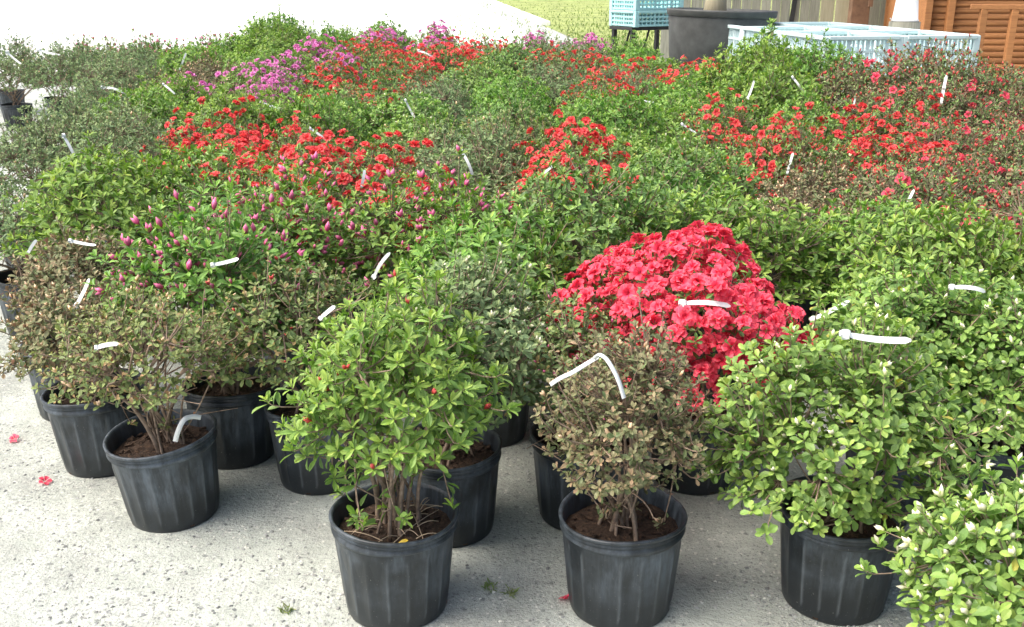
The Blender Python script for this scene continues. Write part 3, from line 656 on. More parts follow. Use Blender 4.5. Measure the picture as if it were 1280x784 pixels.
# what grows where, read off the photograph: pixel of the crown and kind
ANCH = [
 (40,80,'grey'),(110,75,'grey'),(160,60,'grey'),(205,55,'pink'),(225,85,'bronze'),(280,60,'green'),(340,30,'dark'),(400,40,'olive'),(440,45,'green'),(480,40,'green'),(545,30,'green'),(420,30,'green'),(500,33,'olive'),(380,36,'green'),(590,40,'dark'),
 (285,95,'orchid'),(330,88,'orchid'),(365,78,'orchid'),(395,95,'red'),(440,82,'redmix'),(485,62,'redmix'),(515,48,'orchid'),(545,45,'orchid'),(590,55,'red'),(575,65,'redmix'),(625,65,'dark'),(680,60,'grey'),(715,48,'orchid'),(750,48,'orchid'),
 (745,70,'redmix'),(790,72,'red'),(850,66,'green'),(880,66,'red'),(925,68,'red'),(980,62,'maroon'),(1050,58,'redmix'),(1110,50,'maroon'),(1140,58,'dark'),(1190,60,'grey'),(1240,55,'maroon'),(1275,60,'redmix'),
 (70,130,'grey'),(120,120,'grey'),(180,110,'green'),(235,110,'olive'),(265,120,'green'),(315,145,'red'),(350,140,'redmix'),(395,120,'green'),(440,115,'lime'),(500,95,'olive'),(540,100,'grey'),(590,90,'dark'),(640,100,'green'),(690,92,'grey'),
 (700,110,'dark'),(760,100,'redmix'),(770,120,'green'),(815,120,'redmix'),(870,110,'green'),(920,105,'green'),(960,110,'green'),(1020,95,'green'),(1060,100,'maroon'),(1130,100,'maroon'),(1200,100,'maroon'),(1260,110,'maroon'),
 (50,180,'grey'),(110,180,'grey'),(160,185,'green'),(230,170,'green'),(280,185,'green'),(330,185,'redmix'),(385,180,'red'),(435,172,'red'),(480,168,'red'),(510,160,'olive'),(560,150,'olive'),(600,160,'grey'),(650,175,'redmix'),(690,175,'red'),(735,172,'red'),
 (790,165,'green'),(840,150,'lime'),(850,185,'dark'),(910,160,'redmix'),(950,150,'redmix'),(1010,145,'redmix'),(1060,145,'red'),(1090,150,'red'),(1130,160,'maroon'),(1200,160,'maroon'),(1270,160,'maroon'),
 (40,240,'grey'),(110,230,'grey'),(205,215,'green'),(250,220,'redmix'),(300,225,'pink'),(350,215,'pink'),(400,215,'red'),(440,220,'redmix'),(490,220,'pink'),(500,245,'pink'),(455,245,'pink'),(540,210,'dark'),(590,200,'olive'),(640,220,'green'),
 (760,215,'dark'),(820,215,'dark'),(880,210,'green'),(930,200,'dark'),(1000,190,'bronze'),(1060,200,'grey'),(1120,205,'maroon'),(1190,215,'maroon'),(1260,215,'maroon'),
 (20,260,'grey'),(110,268,'grey'),(145,250,'grey'),(80,290,'grey'),(70,262,'grey'),(120,255,'grey'),(30,205,'grey'),(65,228,'grey'),(20,320,'grey'),
 (60,290,'bronze'),(120,290,'bronze'),(180,280,'pink'),(240,275,'pink'),(300,280,'pink'),(350,280,'pink'),(410,275,'pink'),(470,280,'pink'),(520,260,'green'),(580,260,'green'),(640,260,'green'),(700,255,'green'),
 (770,245,'dark'),(840,250,'green'),(900,245,'dark'),(970,240,'grey'),(1040,240,'maroon'),(1100,245,'dark'),(1160,250,'green'),(1220,260,'green'),(1270,280,'lime'),
 (980,300,'green'),(1050,300,'green'),(1120,300,'dark'),(1190,300,'green'),(960,340,'dark'),(1060,350,'green'),(1140,350,'lime'),(1230,350,'lime'),(1270,420,'lime'),(1050,400,'lime'),
 (420,330,'pink'),(480,340,'pink'),(540,330,'olive'),(600,330,'olive'),(370,350,'olive'),(640,310,'dark'),
]
def spot_of(u, v):
    d = ray(u, v); t = (0.78 - CAM_H) / min(d[2], -0.047); return (d[0] * t, d[1] * t)
AP = np.array([spot_of(a[0], a[1]) for a in ANCH], float)
def kind_at(p):
    d = (AP - np.array(p)) ** 2
    return ANCH[int(np.argmin(d[:, 0] + 0.45 * d[:, 1]))][2]
# front border of the block by bearing, back border by bearing (pixel column -> metres)
FB = [(-80, 5.4), (0, 4.6), (60, 4.55), (97, 3.75), (134, 3.35), (220, 3.28), (297, 3.3), (402, 3.15), (500, 2.95), (562, 2.9), (640, 3.0), (728, 3.0), (800, 3.2), (866, 3.25), (960, 3.05), (1030, 2.85), (1112, 3.0), (1236, 2.95), (1500, 2.6)]
BB = [(-80, 11.2), (0, 11.4), (90, 11.8), (150, 12.6), (300, 13.2), (560, 13.4), (600, 12.0), (700, 12.2), (780, 11.0), (860, 10.2), (900, 9.8), (930, 9.2), (960, 8.3), (1030, 8.05), (1200, 8.2), (1245, 8.6), (1290, 10.0), (1500, 10.4)]
def lerp(tab, x): return float(np.interp(x, [t[0] for t in tab], [t[1] for t in tab]))
rng = np.random.default_rng(5)
LEFT_OPEN = [(4.6, 14), (5.2, 25), (6.0, 50), (7.0, 104), (8.2, 142), (10.6, 152), (10.7, 20), (13.5, 0)]   # distance -> pixel column of the outermost pot
spots = []; yv = 2.5
while yv < 14.5:
    s = 0.50 + 0.012 * min(yv, 10)
    nrow = int(30 / s)
    for k in range(-nrow // 2, nrow // 2):
        x = (k + 0.5 * (len(spots) and (int(yv * 100) % 2))) * s + rng.normal(0, 0.045); y = yv + rng.normal(0, 0.045)
        u, v_ = proj((x, y, 0.0))
        if not (-60 < u < 1480): continue
        dist = math.hypot(x, y)
        if dist < lerp(FB, u) or dist > lerp(BB, u): continue
        if u < lerp(LEFT_OPEN, dist): continue
        if min((x - q[0]) ** 2 + (y - q[1]) ** 2 for q in FRONT) < 0.40 ** 2: continue
        spots.append((x, y))
    yv += s * 0.90
# far pots seen on the gravel at the block's left back corner
for px in ((17, 141), (49, 149), (78, 152), (42, 335), (92, 278), (120, 236)):
    q = at(*px); spots = [p for p in spots if (p[0] - q[0]) ** 2 + (p[1] - q[1]) ** 2 > 0.42 ** 2]; spots.append((q[0], q[1]))
def region(x, y, u, dist):
    if u > 900 and dist > 7.2: return 'by the pale crates'
    if dist > 10.4 and u > 590: return 'in back rows by the lawn'
    if dist > 10.4: return 'in back rows by the road'
    if u < 150: return 'at the gravel edge'
    if dist < 4.4 and u > 900: return 'behind the cream-budded ones'
    if dist < 4.4: return 'right behind the front pots'
    if u > 880: return 'mid block towards the shed'
    if u > 520: return 'in mid block'
    return 'mid block towards the gravel'
info = []
for (x, y) in spots:
    u, v_ = proj((x, y, 0.78)); info.append((x, y, u, math.hypot(x, y), 'grey' if u < 125 and 4.7 < math.hypot(x, y) < 9.5 else kind_at((x, y))))
for i, (x, y, u, dist, k) in enumerate(info):
    b = BUSH[k][i % 3]
    s = float(rng.uniform(0.90, 1.10)); szz = float(rng.uniform(0.90, 1.08))
    if dist > 10.8 and (300 < u < 590) and k not in ('red', 'redmix', 'orchid'): szz *= 1.30 if (320 < u < 380 or 440 < u < 570) else 1.12; s *= 1.15
    elif u > 900 and dist > 7.3: szz *= 1.33 if u < 1215 else 1.15; s *= 1.12
    elif u > 890 and dist > 6.7: szz *= 1.12; s *= 1.1
    elif dist > 9: szz *= 1.06; s *= 1.08
    lab = '%s %s' % (LOOK[k], region(x, y, u, dist))
    others = sorted(((q[0] - x) ** 2 + (q[1] - y) ** 2, q[4]) for q in info if q[4] != k)
    nb = []
    for d2, kk in others:
        if d2 < 0.95 ** 2 and kk not in nb: nb.append(kk)
    if nb: 
        l2 = lab + ', beside %s and %s ones' % (NEAR[nb[0]], NEAR[nb[1]]) if len(nb) > 1 else None
        lab = l2 if l2 and len(l2.replace('-', ' ').split()) <= 16 else lab + ', beside %s ones' % NEAR[nb[0]]
    else: lab += ', among its own kind'
    o = plant((x, y), b, lab, group=lab, rz=float(rng.uniform(-0.7, 0.7)) if k in ('red', 'redmix', 'orchid') else float(rng.uniform(0, 6.28)), s=s, pot=i % 4, sz=szz, potrz=float(i))
print('PLANTS', len(PLANTS))

# ------------------------------------------------------------------ white strap tags on the bushes: pixel, slope in the picture, length
TAGPX = [(885,381,-4,.115),(1100,422,-5,.135),(1212,362,-8,.085),(1040,387,28,.10),(104,364,62,.085),(398,168,-35,.09),(998,107,-52,.11),(939,111,70,.11),(143,113,-14,.17),(18,73,-40,.17),(63,66,-12,.19),(229,76,72,.15),(212,112,-40,.10),
 (513,137,-62,.11),(584,205,-65,.11),(862,161,-30,.09),(1180,110,80,.16),(848,67,55,.14),(533,68,-25,.14),(340,132,-15,.12),(478,330,55,.09),(283,327,15,.07),(105,304,-10,.08),(410,390,40,.05),(988,203,75,.09),(1068,128,75,.08),(454,222,80,.06),(685,212,40,.05),(1137,247,60,.07),(88,186,-65,.12),(135,432,10,.05),(812,127,-5,.06),(41,307,60,.05)]
tag_rng = random.Random(3)
def hang(u, v, slope, length, seed):
    d = ray(u, v); best = None
    for (o, c, rr, up, dn) in PLANTS:
        sc_ = np.array([rr, rr, up]); p = (CP - c) / sc_; q = d / sc_
        a_, b_, c_ = q @ q, 2 * p @ q, p @ p - 1
        dd = b_ * b_ - 4 * a_ * c_
        if dd <= 0: continue
        t = (-b_ - math.sqrt(dd)) / (2 * a_); h = CP + d * t
        if h[2] < c[2] - dn * 0.7: continue
        if best is None or t < best[0]: best = (t, o, h)
    if best is None: return
    t, o, h = best; h = h - d * 0.035
    a = R(slope); X = CR * math.cos(a) + CU * math.sin(a) + CF * tag_rng.uniform(-0.2, 0.2); X = X / np.linalg.norm(X)
    Z = -d + CU * 0.5 + CR * tag_rng.uniform(-0.3, 0.3); Y = np.cross(Z, X); Y /= np.linalg.norm(Y); Z = np.cross(X, Y)
    m = Matrix(((X[0], Y[0], Z[0], h[0]), (X[1], Y[1], Z[1], h[1]), (X[2], Y[2], Z[2], h[2]), (0, 0, 0, 1)))
    tg = obj('plant_tag', TAGS[seed % 6], o)
    rl = Matrix.Translation(o.location) @ o.rotation_euler.to_matrix().to_4x4()
    k = length / 0.115
    tg.matrix_local = rl.inverted() @ m @ Matrix.Diagonal((k, max(k, 0.9), k, 1))
    obj('tag_loop', LOOP, tg)
    return o
for i, (u, v, s_, ln) in enumerate(TAGPX):
    o = hang(u, v, s_, ln, i)
    if o is not None and 'group' in o.keys():
        lab = o['label'].split(',')[0] + ', wearing a white tag'; o['label'] = lab; o['group'] = lab

def ribbon(name, pts, width, m, parent=None, side=(0, 0, 1), thick=0.0008):
    """a flat strap bent through points given in world space"""
    pts = [Vector(p) for p in pts]; fine = []
    for i in range(len(pts) - 1):
        p0, p1, p2, p3 = pts[max(i - 1, 0)], pts[i], pts[i + 1], pts[min(i + 2, len(pts) - 1)]
        for q in range(6):
            t = q / 6; fine.append(0.5 * ((2 * p1) + (p2 - p0) * t + (2 * p0 - 5 * p1 + 4 * p2 - p3) * t * t + (3 * p1 - p0 - 3 * p2 + p3) * t ** 3))
    fine.append(pts[-1]); mb = MB(); v, f = [], []; n = len(fine)
    for i, p in enumerate(fine):
        d = (fine[min(i + 1, n - 1)] - fine[max(i - 1, 0)]).normalized(); s_ = d.cross(Vector(side)).normalized() * width / 2
        nn = d.cross(s_).normalized() * thick
        v += [p + s_ + nn, p - s_ + nn, p - s_ - nn, p + s_ - nn]
    for i in range(n - 1):
        a = 4 * i
        for k in range(4): f.append((a + k, a + (k + 1) % 4, a + 4 + (k + 1) % 4, a + 4 + k))
    mb.add(v, f); o = build(mb, name, m, None, True)
    if parent is not None:
        o.parent = parent; o.matrix_parent_inverse = (Matrix.Translation(parent.location) @ parent.rotation_euler.to_matrix().to_4x4()).inverted()
    return o
small = PLANTS[1][0]; dep = small.location.y
def P_at(u, v, y): return at_y(u, v, y)
ribbon('plant_tag', [P_at(742, 449, dep - 0.17), P_at(749, 444, dep - 0.18), P_at(758, 449, dep - 0.20), P_at(768, 465, dep - 0.215), P_at(775, 481, dep - 0.222), P_at(780, 498, dep - 0.225)], 0.009, M['tag'], small, side=(0.5, -1, 0.3))
ribbon('plant_tag', [P_at(748, 446, dep - 0.16), P_at(733, 455, dep - 0.16), P_at(715, 466, dep - 0.165), P_at(700, 473, dep - 0.17), P_at(688, 481, dep - 0.17)], 0.010, M['tag'], small, side=(0.1, -0.4, 0.9))
twig = PLANTS[3][0]; dep = twig.location.y
ribbon('plant_tag', [P_at(219, 552, dep - 0.13), P_at(223, 538, dep - 0.13), P_at(230, 525, dep - 0.12), P_at(240, 521, dep - 0.10), P_at(251, 522, dep - 0.08)], 0.013, M['tag'], twig, side=(0.2, -1, 0.4))

# dry stems and a yellow leaf on the soil of the tall green one
big = PLANTS[0][0]; rgd = np.random.default_rng(77); n = 22
a0 = rgd.uniform(0, 6.28, n); r0 = rgd.uniform(0.02, 0.10, n); e0 = np.stack([np.cos(a0) * r0, np.sin(a0) * r0, np.full(n, 0.215)], 1)
a1 = a0 + rgd.normal(0, 1.2, n); r1 = np.minimum(r0 + rgd.uniform(0.02, 0.08, n), 0.128); e1 = np.stack([np.cos(a1) * r1, np.sin(a1) * r1, rgd.uniform(0.212, 0.25, n)], 1)
v, f = tubes(bez(e0, (e0 + e1) / 2 + np.array([0, 0, 0.015]), e1, 5), np.linspace(0.0016, 0.001, 5)[None] * np.ones((n, 1)), 4)
o = obj('dry_stems', tri_mesh('dry_stems', v, f, plain('dry_straw', (0.46, 0.36, 0.25), 0.8), smooth=True), big); o['kind'] = 'stuff'
v, f = leaves(np.array([[0.015, -0.10, 0.222]]), nrm(np.array([[1.0, 0.3, 0.35]])), nrm(np.array([[0.0, -0.3, 1.0]])), np.array([0.03]), np.array([0.012]), TEMPL8, FACE8)
obj('fallen_leaf', tri_mesh('fallen_leaf', v, f, plain('yellow_leaf', (0.70, 0.50, 0.05), 0.5)), big)

# ------------------------------------------------------------------ behind the block: crates, tub, cart, fence, shed
def crate(label, loc, rz, dx, dy, h, mcol, nx, ny, rows, group=None):
    """a vented plastic crate: corner posts, floor, rims and slotted sides of uprights and rails"""
    o = thing('plastic_crate', label, 'crate', loc, rz, group)
    for sx in (-1, 1):
        for sy in (-1, 1):
            mb = MB(); mb.box((sx * (dx / 2 - 0.03), sy * (dy / 2 - 0.03), h / 2), (0.064, 0.064, h)); build(mb, 'corner_post', mcol, o, bev=0.008)
    mb = MB(); mb.box((0, 0, 0.02), (dx - 0.05, dy - 0.05, 0.03)); build(mb, 'floor', mcol, o)
    for sy in (-1, 1):
        for ax, D, n in ((0, dx, nx), (1, dy, ny)):
            mb = MB(); off = sy * ((dy if ax == 0 else dx) / 2 - 0.02); ln = D - 0.11
            def bx(a, z, la, lz, th):
                c = (a, off, z) if ax == 0 else (off, a, z); d = (la, th, lz) if ax == 0 else (th, la, lz); mb.box(c, d)
            for r in range(rows + 1):
                zz = 0.02 + (h - 0.045) * r / rows
                bx(0, zz, ln, 0.022, 0.026)
            for q in range(n + 1): bx(-ln / 2 + ln * q / n, h / 2, 0.014 if q % 4 else 0.03, h - 0.02, 0.020)
            build(mb, 'side_wall', mcol, o)
            mb = MB(); c = (0, off + sy * 0.006, h - 0.014) if ax == 0 else (off + sy * 0.006, 0, h - 0.014)
            d = (D - 0.07, 0.05, 0.034) if ax == 0 else (0.05, D - 0.07, 0.034)
            mb.box(c, d); build(mb, 'top_rim', mcol, o, bev=0.006)
    return o
def table(label, loc, rz, dx, dy, h, m, cat='table', name='bench', low=True):
    o = thing(name, label, cat, loc, rz)
    mb = MB(); mb.box((0, 0, h - 0.02), (dx, dy, 0.04)); build(mb, 'top', m, o, bev=0.004)
    for sx in (-1, 1):
        for sy in (-1, 1):
            mb = MB(); mb.box((sx * (dx / 2 - 0.05), sy * (dy / 2 - 0.05), (h - 0.04) / 2), (0.05, 0.05, h - 0.04)); build(mb, 'leg', m, o)
    if low:
        for sy in (-1, 1):
            mb = MB(); mb.tube([(-dx / 2 + 0.06, sy * (dy / 2 - 0.05), 0.08), (-dx / 2 + 0.30, sy * (dy / 2 - 0.05), h - 0.04)], 0.014); build(mb, 'brace', m, o)
    return o
# two big vented crates on a low bench beyond the maroon bushes
cr_rz = R(9)
cn = at(1032, 46, 0.97); ux = np.array([math.cos(cr_rz), math.sin(cr_rz), 0]); uy = np.array([-math.sin(cr_rz), math.cos(cr_rz), 0])
CDX, CDY = 0.74, 0.98
table('low dark bench carrying the six pale crates', tuple((cn + uy * CDY * 1.5 + ux * CDX)[:2]) + (0,), cr_rz, 1.6, 3.1, 0.60, M['black'], low=False)
for cx_, cy_, lab in ((0, 0, 'pale slotted plastic crate at the bench corner nearest the scarlet bushes'), (1, 0, 'pale slotted plastic crate on the bench corner towards the shed'),
                      (0, 1, 'pale slotted plastic crate in the middle of the bench, tub side'), (1, 1, 'pale slotted plastic crate in the middle of the bench, shed side'),
                      (0, 2, 'pale slotted plastic crate at the fence end of the bench beside the tub'), (1, 2, 'pale slotted plastic crate on the bench right before the upturned bucket')):
    p = cn + ux * (CDX * (cx_ + 0.5) + 0.004 * cx_) + uy * (CDY * (cy_ + 0.5) + 0.004 * cy_)
    crate(lab, (p[0], p[1], 0.60), cr_rz, CDX, CDY, 0.37, M['crate_white'], 14, 18, 3, 'pale crates on the low bench')
# white bucket upside down on a post-top behind the crates
bq = at_y(1131, 27, (cn + uy * CDY * 3)[1] + 0.45)
bk = thing('white_bucket', 'upturned white bucket on a stump behind the crates', 'bucket', (bq[0], bq[1], bq[2]))
mb = MB(); mb.lathe([(0.150, 0.0), (0.158, 0.004), (0.158, 0.02), (0.148, 0.024), (0.125, 0.25), (0.118, 0.258), (0.001, 0.258)], 28); build(mb, 'body', M['kerb'], bk, True)
mb = MB(); mb.tube([(-0.15, 0, 0.02), (-0.19, -0.03, 0.035), (-0.205, -0.08, 0.04)], 0.006); build(mb, 'handle', M['tag'], bk)
mb = MB(); mb.tube([(bq[0], bq[1], 0), (bq[0], bq[1], bq[2] - 0.002)], [0.20, 0.18], 14); st = build(mb, 'tree_stump', M['fence'], None, True); st['label'] = 'grey stump under the upturned white bucket'; st['category'] = 'stump'

# aqua crate on a black folding cart by the lawn
q = at_y(799, 34, 13.2); ch = q[2]
cart = table('black folding cart with slanted legs under the aqua crate', (q[0] + 0.12, q[1] + 0.32, 0), R(28), 0.78, 0.52, ch, M['black'], 'cart', 'folding_cart')
for sy in (-1, 1):
    mb = MB(); mb.lathe([(0.02, -0.03), (0.13, -0.03), (0.14, -0.015), (0.14, 0.015), (0.13, 0.03), (0.02, 0.03)], 20)
    wv = build(mb, 'wheel', M['black'], cart, True, loc=(-0.36, sy * 0.30, 0.14)); wv.rotation_euler = (R(90), 0, 0)
crate('aqua vented plastic crate on the black cart by the lawn', (q[0] + 0.12, q[1] + 0.32, ch), R(28), 0.74, 0.60, 0.20, M['crate'], 10, 9, 3)
crate('aqua vented plastic crate stacked on the lower aqua one', (q[0] + 0.12, q[1] + 0.32, ch + 0.202), R(28), 0.74, 0.60, 0.20, M['crate'], 10, 9, 3)

# the big tub with a tree in it
tl, tr = at_y(831, 8, 12.0), at_y(968, 8, 12.0); tr_ = (tr[0] - tl[0]) / 2; th_ = at_y(900, 12, 12.0)[2]
tb = thing('tree_tub', 'huge dark grey plastic tub holding a tree behind the scarlet bushes', 'tub', ((tl[0] + tr[0]) / 2, 12.0, 0)); tb.rotation_euler = (0, R(1.5), 0)
mb = MB(); mb.lathe([(0.002, 0.01), (tr_ * 0.82, 0.0), (tr_ * 0.955, th_ - 0.10), (tr_ * 0.955, th_ - 0.06), (tr_ * 0.92, th_ - 0.06), (tr_ * 0.88, th_ - 0.2)], 56); build(mb, 'body', M['tub'], tb, True)
mb = MB(); mb.lathe([(tr_ * 0.957, th_ - 0.075), (tr_ * 0.985, th_ - 0.07), (tr_ * 0.99, th_ - 0.03), (tr_, th_ - 0.02), (tr_, th_), (tr_ * 0.965, th_ + 0.002), (tr_ * 0.945, th_ - 0.03), (tr_ * 0.94, th_ - 0.09)], 56); build(mb, 'rim', M['tub'], tb, True)
mb = MB(); mb.lathe([(0.002, th_ - 0.10), (tr_ * 0.5, th_ - 0.11), (tr_ * 0.94, th_ - 0.13)], 40); build(mb, 'soil', M['soil'], tb, True)
tt = thing('young_tree', 'tan-barked trunk of the tree growing in the huge tub', 'tree', ((tl[0] + tr[0]) / 2 - 0.06, 12.0, th_ - 0.14))
mb = MB(); mb.tube([(0, 0, -0.02), (0.02, 0, 0.3), (-0.02, 0.01, 1.0), (0.03, 0, 2.0), (0, 0.02, 2.9)], [0.15, 0.115, 0.10, 0.08, 0.04], 12)
for a in range(6): mb.tube([(0, 0, 1.6 + 0.18 * a), (math.cos(a * 2.4) * 0.5, math.sin(a * 2.4) * 0.5, 2.1 + 0.18 * a), (math.cos(a * 2.4) * 0.9, math.sin(a * 2.4) * 0.9, 2.4 + 0.2 * a)], [0.04, 0.028, 0.012], 6)
build(mb, 'trunk', M['fence_pale'], tt, True)
rg = np.random.default_rng(9); n = 3800; d = nrm(rg.normal(size=(n, 3))); Pc = d * (rg.uniform(0.25, 1, n) ** 0.5)[:, None] * np.array([1.15, 1.15, 0.8]) + np.array([0, 0, 2.9])
v, f = leaves(Pc, nrm(rg.normal(size=(n, 3))), nrm(rg.normal(size=(n, 3)) + np.array([0, 0, 1.0])), rg.uniform(.05, .09, n), rg.uniform(.025, .045, n), TEMPL4, FACE4)
c = obj('crown', tri_mesh('crown', v, f, LEAF['bright'], np.repeat(rg.uniform(0, .7, n), len(TEMPL4))), tt); c['kind'] = 'stuff'

# grey board fence with one pale panel and a rusty post
FY = 16.5
fl, frr = at_y(828, 0, FY)[0], at_y(1175, 0, FY)[0]
fn = thing('board_fence', 'weathered grey vertical board fence behind the crates and tub', 'fence', (fl, FY, 0))
x = 0.0; rb = random.Random(4); k = 0; plx = at_y(1022, 0, FY)[0] - fl, at_y(1056, 0, FY)[0] - fl
while x < frr - fl:
    wd = rb.uniform(0.13, 0.17)
    pale = plx[0] < x + wd / 2 < plx[1]
    if pale: wd = rb.uniform(0.20, 0.24)
    mb = MB(); hh = 1.95 + rb.uniform(-0.03, 0.03); mb.box((0, 0, hh / 2 + 0.02), (wd, 0.022, hh))
    b = build(mb, 'board', M['fence_pale'] if pale else M['fence'], fn, bev=0.003, loc=(x + wd / 2, rb.uniform(-0.006, 0.006), 0)); b.rotation_euler = (0, rb.uniform(-0.004, 0.004), 0)
    x += wd + rb.uniform(0.006, 0.018)
for zz in (0.4, 1.55):
    mb = MB(); mb.box(((frr - fl) / 2, 0.055, zz), (frr - fl, 0.06, 0.09)); build(mb, 'rail', M['fence'], fn)
for xx in (at_y(985, 0, FY)[0] - fl,):
    mb = MB(); mb.box((0, -0.035, 1.15), (0.07, 0.03, 1.2)); o = build(mb, 'strap', M['black'], fn, loc=(xx, 0, 0)); o.rotation_euler = (0, R(5), 0)
q = at_y(1074, 10, FY - 0.5)
rp = thing('rusty_post', 'rusty brown steel post with a bracket before the pale fence panel', 'post', (q[0], q[1], 0))
mb = MB(); mb.box((0, 0, 0.9), (0.28, 0.16, 1.8)); build(mb, 'post', M['rust'], rp, bev=0.01)
mb = MB(); mb.box((0.25, -0.02, 1.5), (0.3, 0.05, 0.05), ry=R(-40)); mb.box((0.13, -0.1, 1.30), (0.06, 0.06, 0.5)); build(mb, 'bracket', M['rust'], rp)

# orange-stained shed with a porch rail
SY = 14.2
q0 = at_y(1158, 20, SY)
sh = thing('log_shed', 'orange-stained timber shed with horizontal slats and a porch railing', 'shed', (q0[0], SY, 0), R(-3))
for i in range(27):
    mb = MB(); mb.tube([(-0.0, 0.06, 0), (4.0, 0.06, 0)], 0.047, 10); build(mb, 'plank', M['stain'], sh, True, loc=(0, 0, 0.05 + i * 0.083))
mb = MB(); mb.box((2.0, 0.12, 1.15), (4.0, 0.06, 2.3)); build(mb, 'wall', M['stain'], sh)
mb = MB(); mb.box((2.0, 0.95, 2.42), (4.6, 2.6, 0.10), rx=R(8)); build(mb, 'roof', M['rust'], sh)
mb = MB(); mb.box((2.0, 1.85, 1.1), (4.0, 0.06, 2.2)); mb.box((0.05, 1.0, 1.1), (0.06, 1.7, 2.2)); mb.box((3.95, 1.0, 1.1), (0.06, 1.7, 2.2)); build(mb, 'wall', M['stain'], sh)
for xx, hh in ((0.0, 2.3), (0.30, 2.3)):
    mb = MB(); mb.box((0, 0, hh / 2), (0.095, 0.09, hh)); o = build(mb, 'post', M['stain'], sh, bev=0.008, loc=(xx, -0.035, 0))
r0 = at_y(1240, 6, SY - 1.0); hrail = r0[2]; lx = r0[0] - q0[0]
mb = MB(); mb.box((lx + 0.9, -1.0, hrail - 0.03), (2.1, 0.12, 0.06), rz=R(-14)); build(mb, 'railing', M['stain'], sh, bev=0.008)
for i in range(6):
    t = i * 0.36; mb = MB(); mb.box((0, 0, (hrail - 0.06) / 2), (0.085, 0.085, hrail - 0.06)); build(mb, 'baluster', M['stain'], sh, bev=0.006, loc=(lx + t * math.cos(R(14)) + 0.03, -0.80 - t * math.sin(R(14)) , 0))

# white kerb stones along the lawn
L = 0.0
kl = float(np.linalg.norm(kB - kA)); n = 4
for i in range(n):
    c = kA + kd * (kl * (i + 0.5) / n); ln = kl / n * (0.90 if i != 2 else 0.84)
    mb = MB(); mb.box((0, 0, 0.075), (ln, 0.34, 0.15))
    o = build(mb, 'kerb_stone', M['kerb'], bev=0.02, loc=(c[0], c[1], 0), rz=math.atan2(kd[1], kd[0])); o['label'] = 'long white kerb stone between the pale road and the lawn'; o['category'] = 'kerb'; o['group'] = 'white kerb stones along the lawn'

# ------------------------------------------------------------------ small things on the ground
rg = np.random.default_rng(21)
def inside(p, poly):
    c = False; j = len(poly) - 1
    for i in range(len(poly)):
        a, b = poly[i], poly[j]
        if (a[1] > p[1]) != (b[1] > p[1]) and p[0] < (b[0] - a[0]) * (p[1] - a[1]) / (b[1] - a[1]) + a[0]: c = not c
        j = i
    return c
G = []
while len(G) < 12000:
    u, v = rg.uniform(520, 1250), rg.uniform(-14, 70); p = at(u, v)
    if inside(p, lawn): G.append(p)
    elif rg.uniform() < 0.35 and 560 < u < 700 and p[1] > 17: G.append(p)
G = np.array(G); G[:, 2] = 0.006; n = len(G)
D = nrm(rg.normal(0, 0.45, (n, 3)) + np.array([0, 0, 1.0])); N = nrm(np.stack([rg.normal(size=n), rg.normal(size=n), np.full(n, 0.2)], 1))
v, f = leaves(G, D, N, rg.uniform(0.05, 0.13, n), rg.uniform(0.02, 0.05, n), TEMPL4, FACE4)
o = obj('grass', tri_mesh('grass', v, f, M['grass'], np.repeat(rg.uniform(0, 1, n), len(TEMPL4)))); o['kind'] = 'stuff'; o['label'] = 'short yellowish green lawn grass beyond the white kerb'; o['category'] = 'grass'
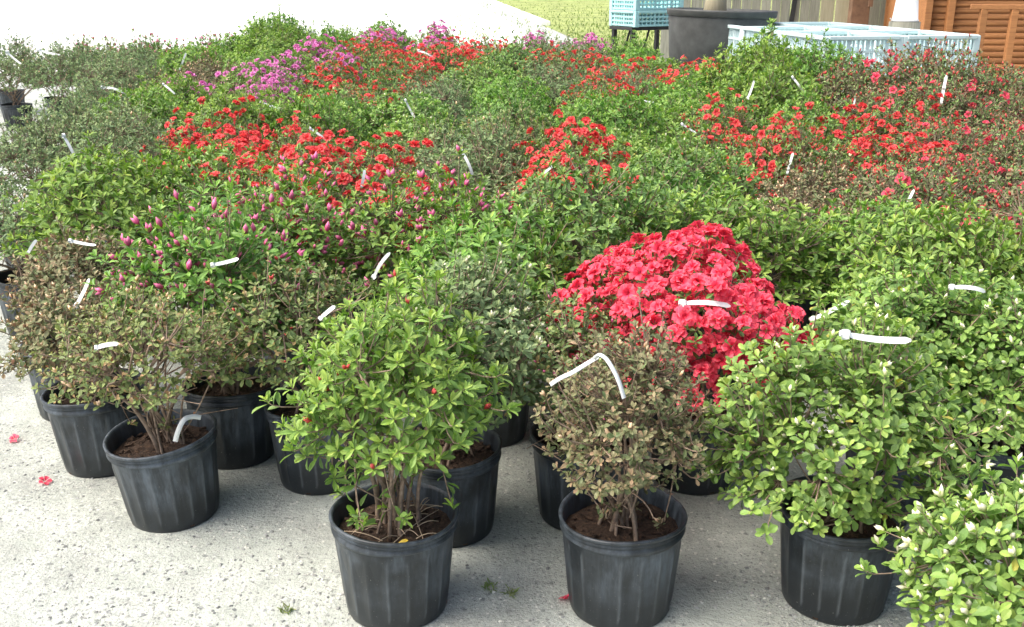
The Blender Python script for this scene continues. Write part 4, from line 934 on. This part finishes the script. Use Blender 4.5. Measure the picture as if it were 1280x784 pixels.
# loose stones: low octahedra pressed into the fines
P = []
while len(P) < 15000:
    p = at(rg.uniform(-30, 1310), 330 + 480 * rg.uniform() ** 0.8)
    w_ = math.sin(p[0] * 3.1 + 1.7 * math.sin(p[1] * 2.3)) + math.sin(p[1] * 4.3 + 1.3 * math.sin(p[0] * 3.7 + 1)) + 0.7 * math.sin(p[0] * 11 + p[1] * 9)
    if rg.uniform() < 0.12 + 0.88 / (1 + math.exp(-3.2 * (w_ - 0.6))): P.append(p)
P = np.array(P); n = len(P)
OV = np.array([[1, 0, 0], [0.2, 0.9, 0.1], [-0.9, 0.3, 0], [-0.3, -0.8, 0.05], [0.1, 0.05, 0.65], [0.0, 0, -0.4], [0.5, 0.5, 0.35], [-0.45, -0.3, 0.4]])
OF = np.array([[0, 6, 4], [6, 1, 4], [1, 2, 4], [2, 7, 4], [7, 3, 4], [3, 0, 4], [0, 1, 6], [2, 3, 7], [1, 0, 5], [2, 1, 5], [3, 2, 5], [0, 3, 5]])
P[:, 2] -= 0.0006; A = nrm(rg.normal(0, 0.3, (n, 3)) + np.array([0, 0, 1.0])); S = 0.0014 + 0.0070 * rg.uniform(0, 1, n) ** 4.5
vv, ff, aa = place_templ(OV, OF, np.zeros(8), P, A, S, rg.uniform(0, 6.28, n))
o = obj('loose_gravel', tri_mesh('loose_gravel', vv, ff, M['stone'], np.repeat(rg.uniform(0, 1, n), 8))); o['kind'] = 'stuff'; o['label'] = 'small grey stones strewn over the pale packed ground'; o['category'] = 'gravel'
# fallen flowers
for (u, v), lab in zip(((57, 605), (18, 552), (707, 751)), ('fallen coral red blossom lying alone on the open gravel', 'fallen coral red blossom near the outer gravel edge pots', 'fallen pink blossom at the foot of the small bronze azalea')):
    p = at(u, v); o = obj('fallen_blossom', hb['flower_mesh'], None, (p[0], p[1], 0.012)); o.scale = (0.02, 0.017, 0.014); o.rotation_euler = (0.5, 0.3, u); o['label'] = lab; o['category'] = 'blossom'; o['group'] = 'fallen blossoms on the gravel'
# weed tufts
for (u, v), lab in zip(((357, 766), (612, 735), (640, 742)), ('small weed tuft on open gravel left of the tall bright azalea', 'tiny weed on the gravel between the two foremost pots', 'flat weed sprig on the gravel near the small bronze azalea')):
    p = at(u, v); n = 26; B = np.array([[rg.normal(0, 0.008), rg.normal(0, 0.008), 0.0] for _ in range(n)])
    D = nrm(rg.normal(0, 0.8, (n, 3)) + np.array([0, 0, 0.7])); D[:, 2] = np.abs(D[:, 2]); N = nrm(rg.normal(size=(n, 3)) + np.array([0, 0, 0.8]))
    vv, ff = leaves(B, D, N, rg.uniform(0.012, 0.026, n), rg.uniform(0.002, 0.005, n), TEMPL4, FACE4)
    o = obj('weed_tuft', tri_mesh('weed_tuft', vv, ff, M['grass'], np.repeat(rg.uniform(0, 1, n), len(TEMPL4))), None, (p[0], p[1], 0.0)); o['label'] = lab; o['category'] = 'weed'; o['group'] = 'weeds in the gravel'
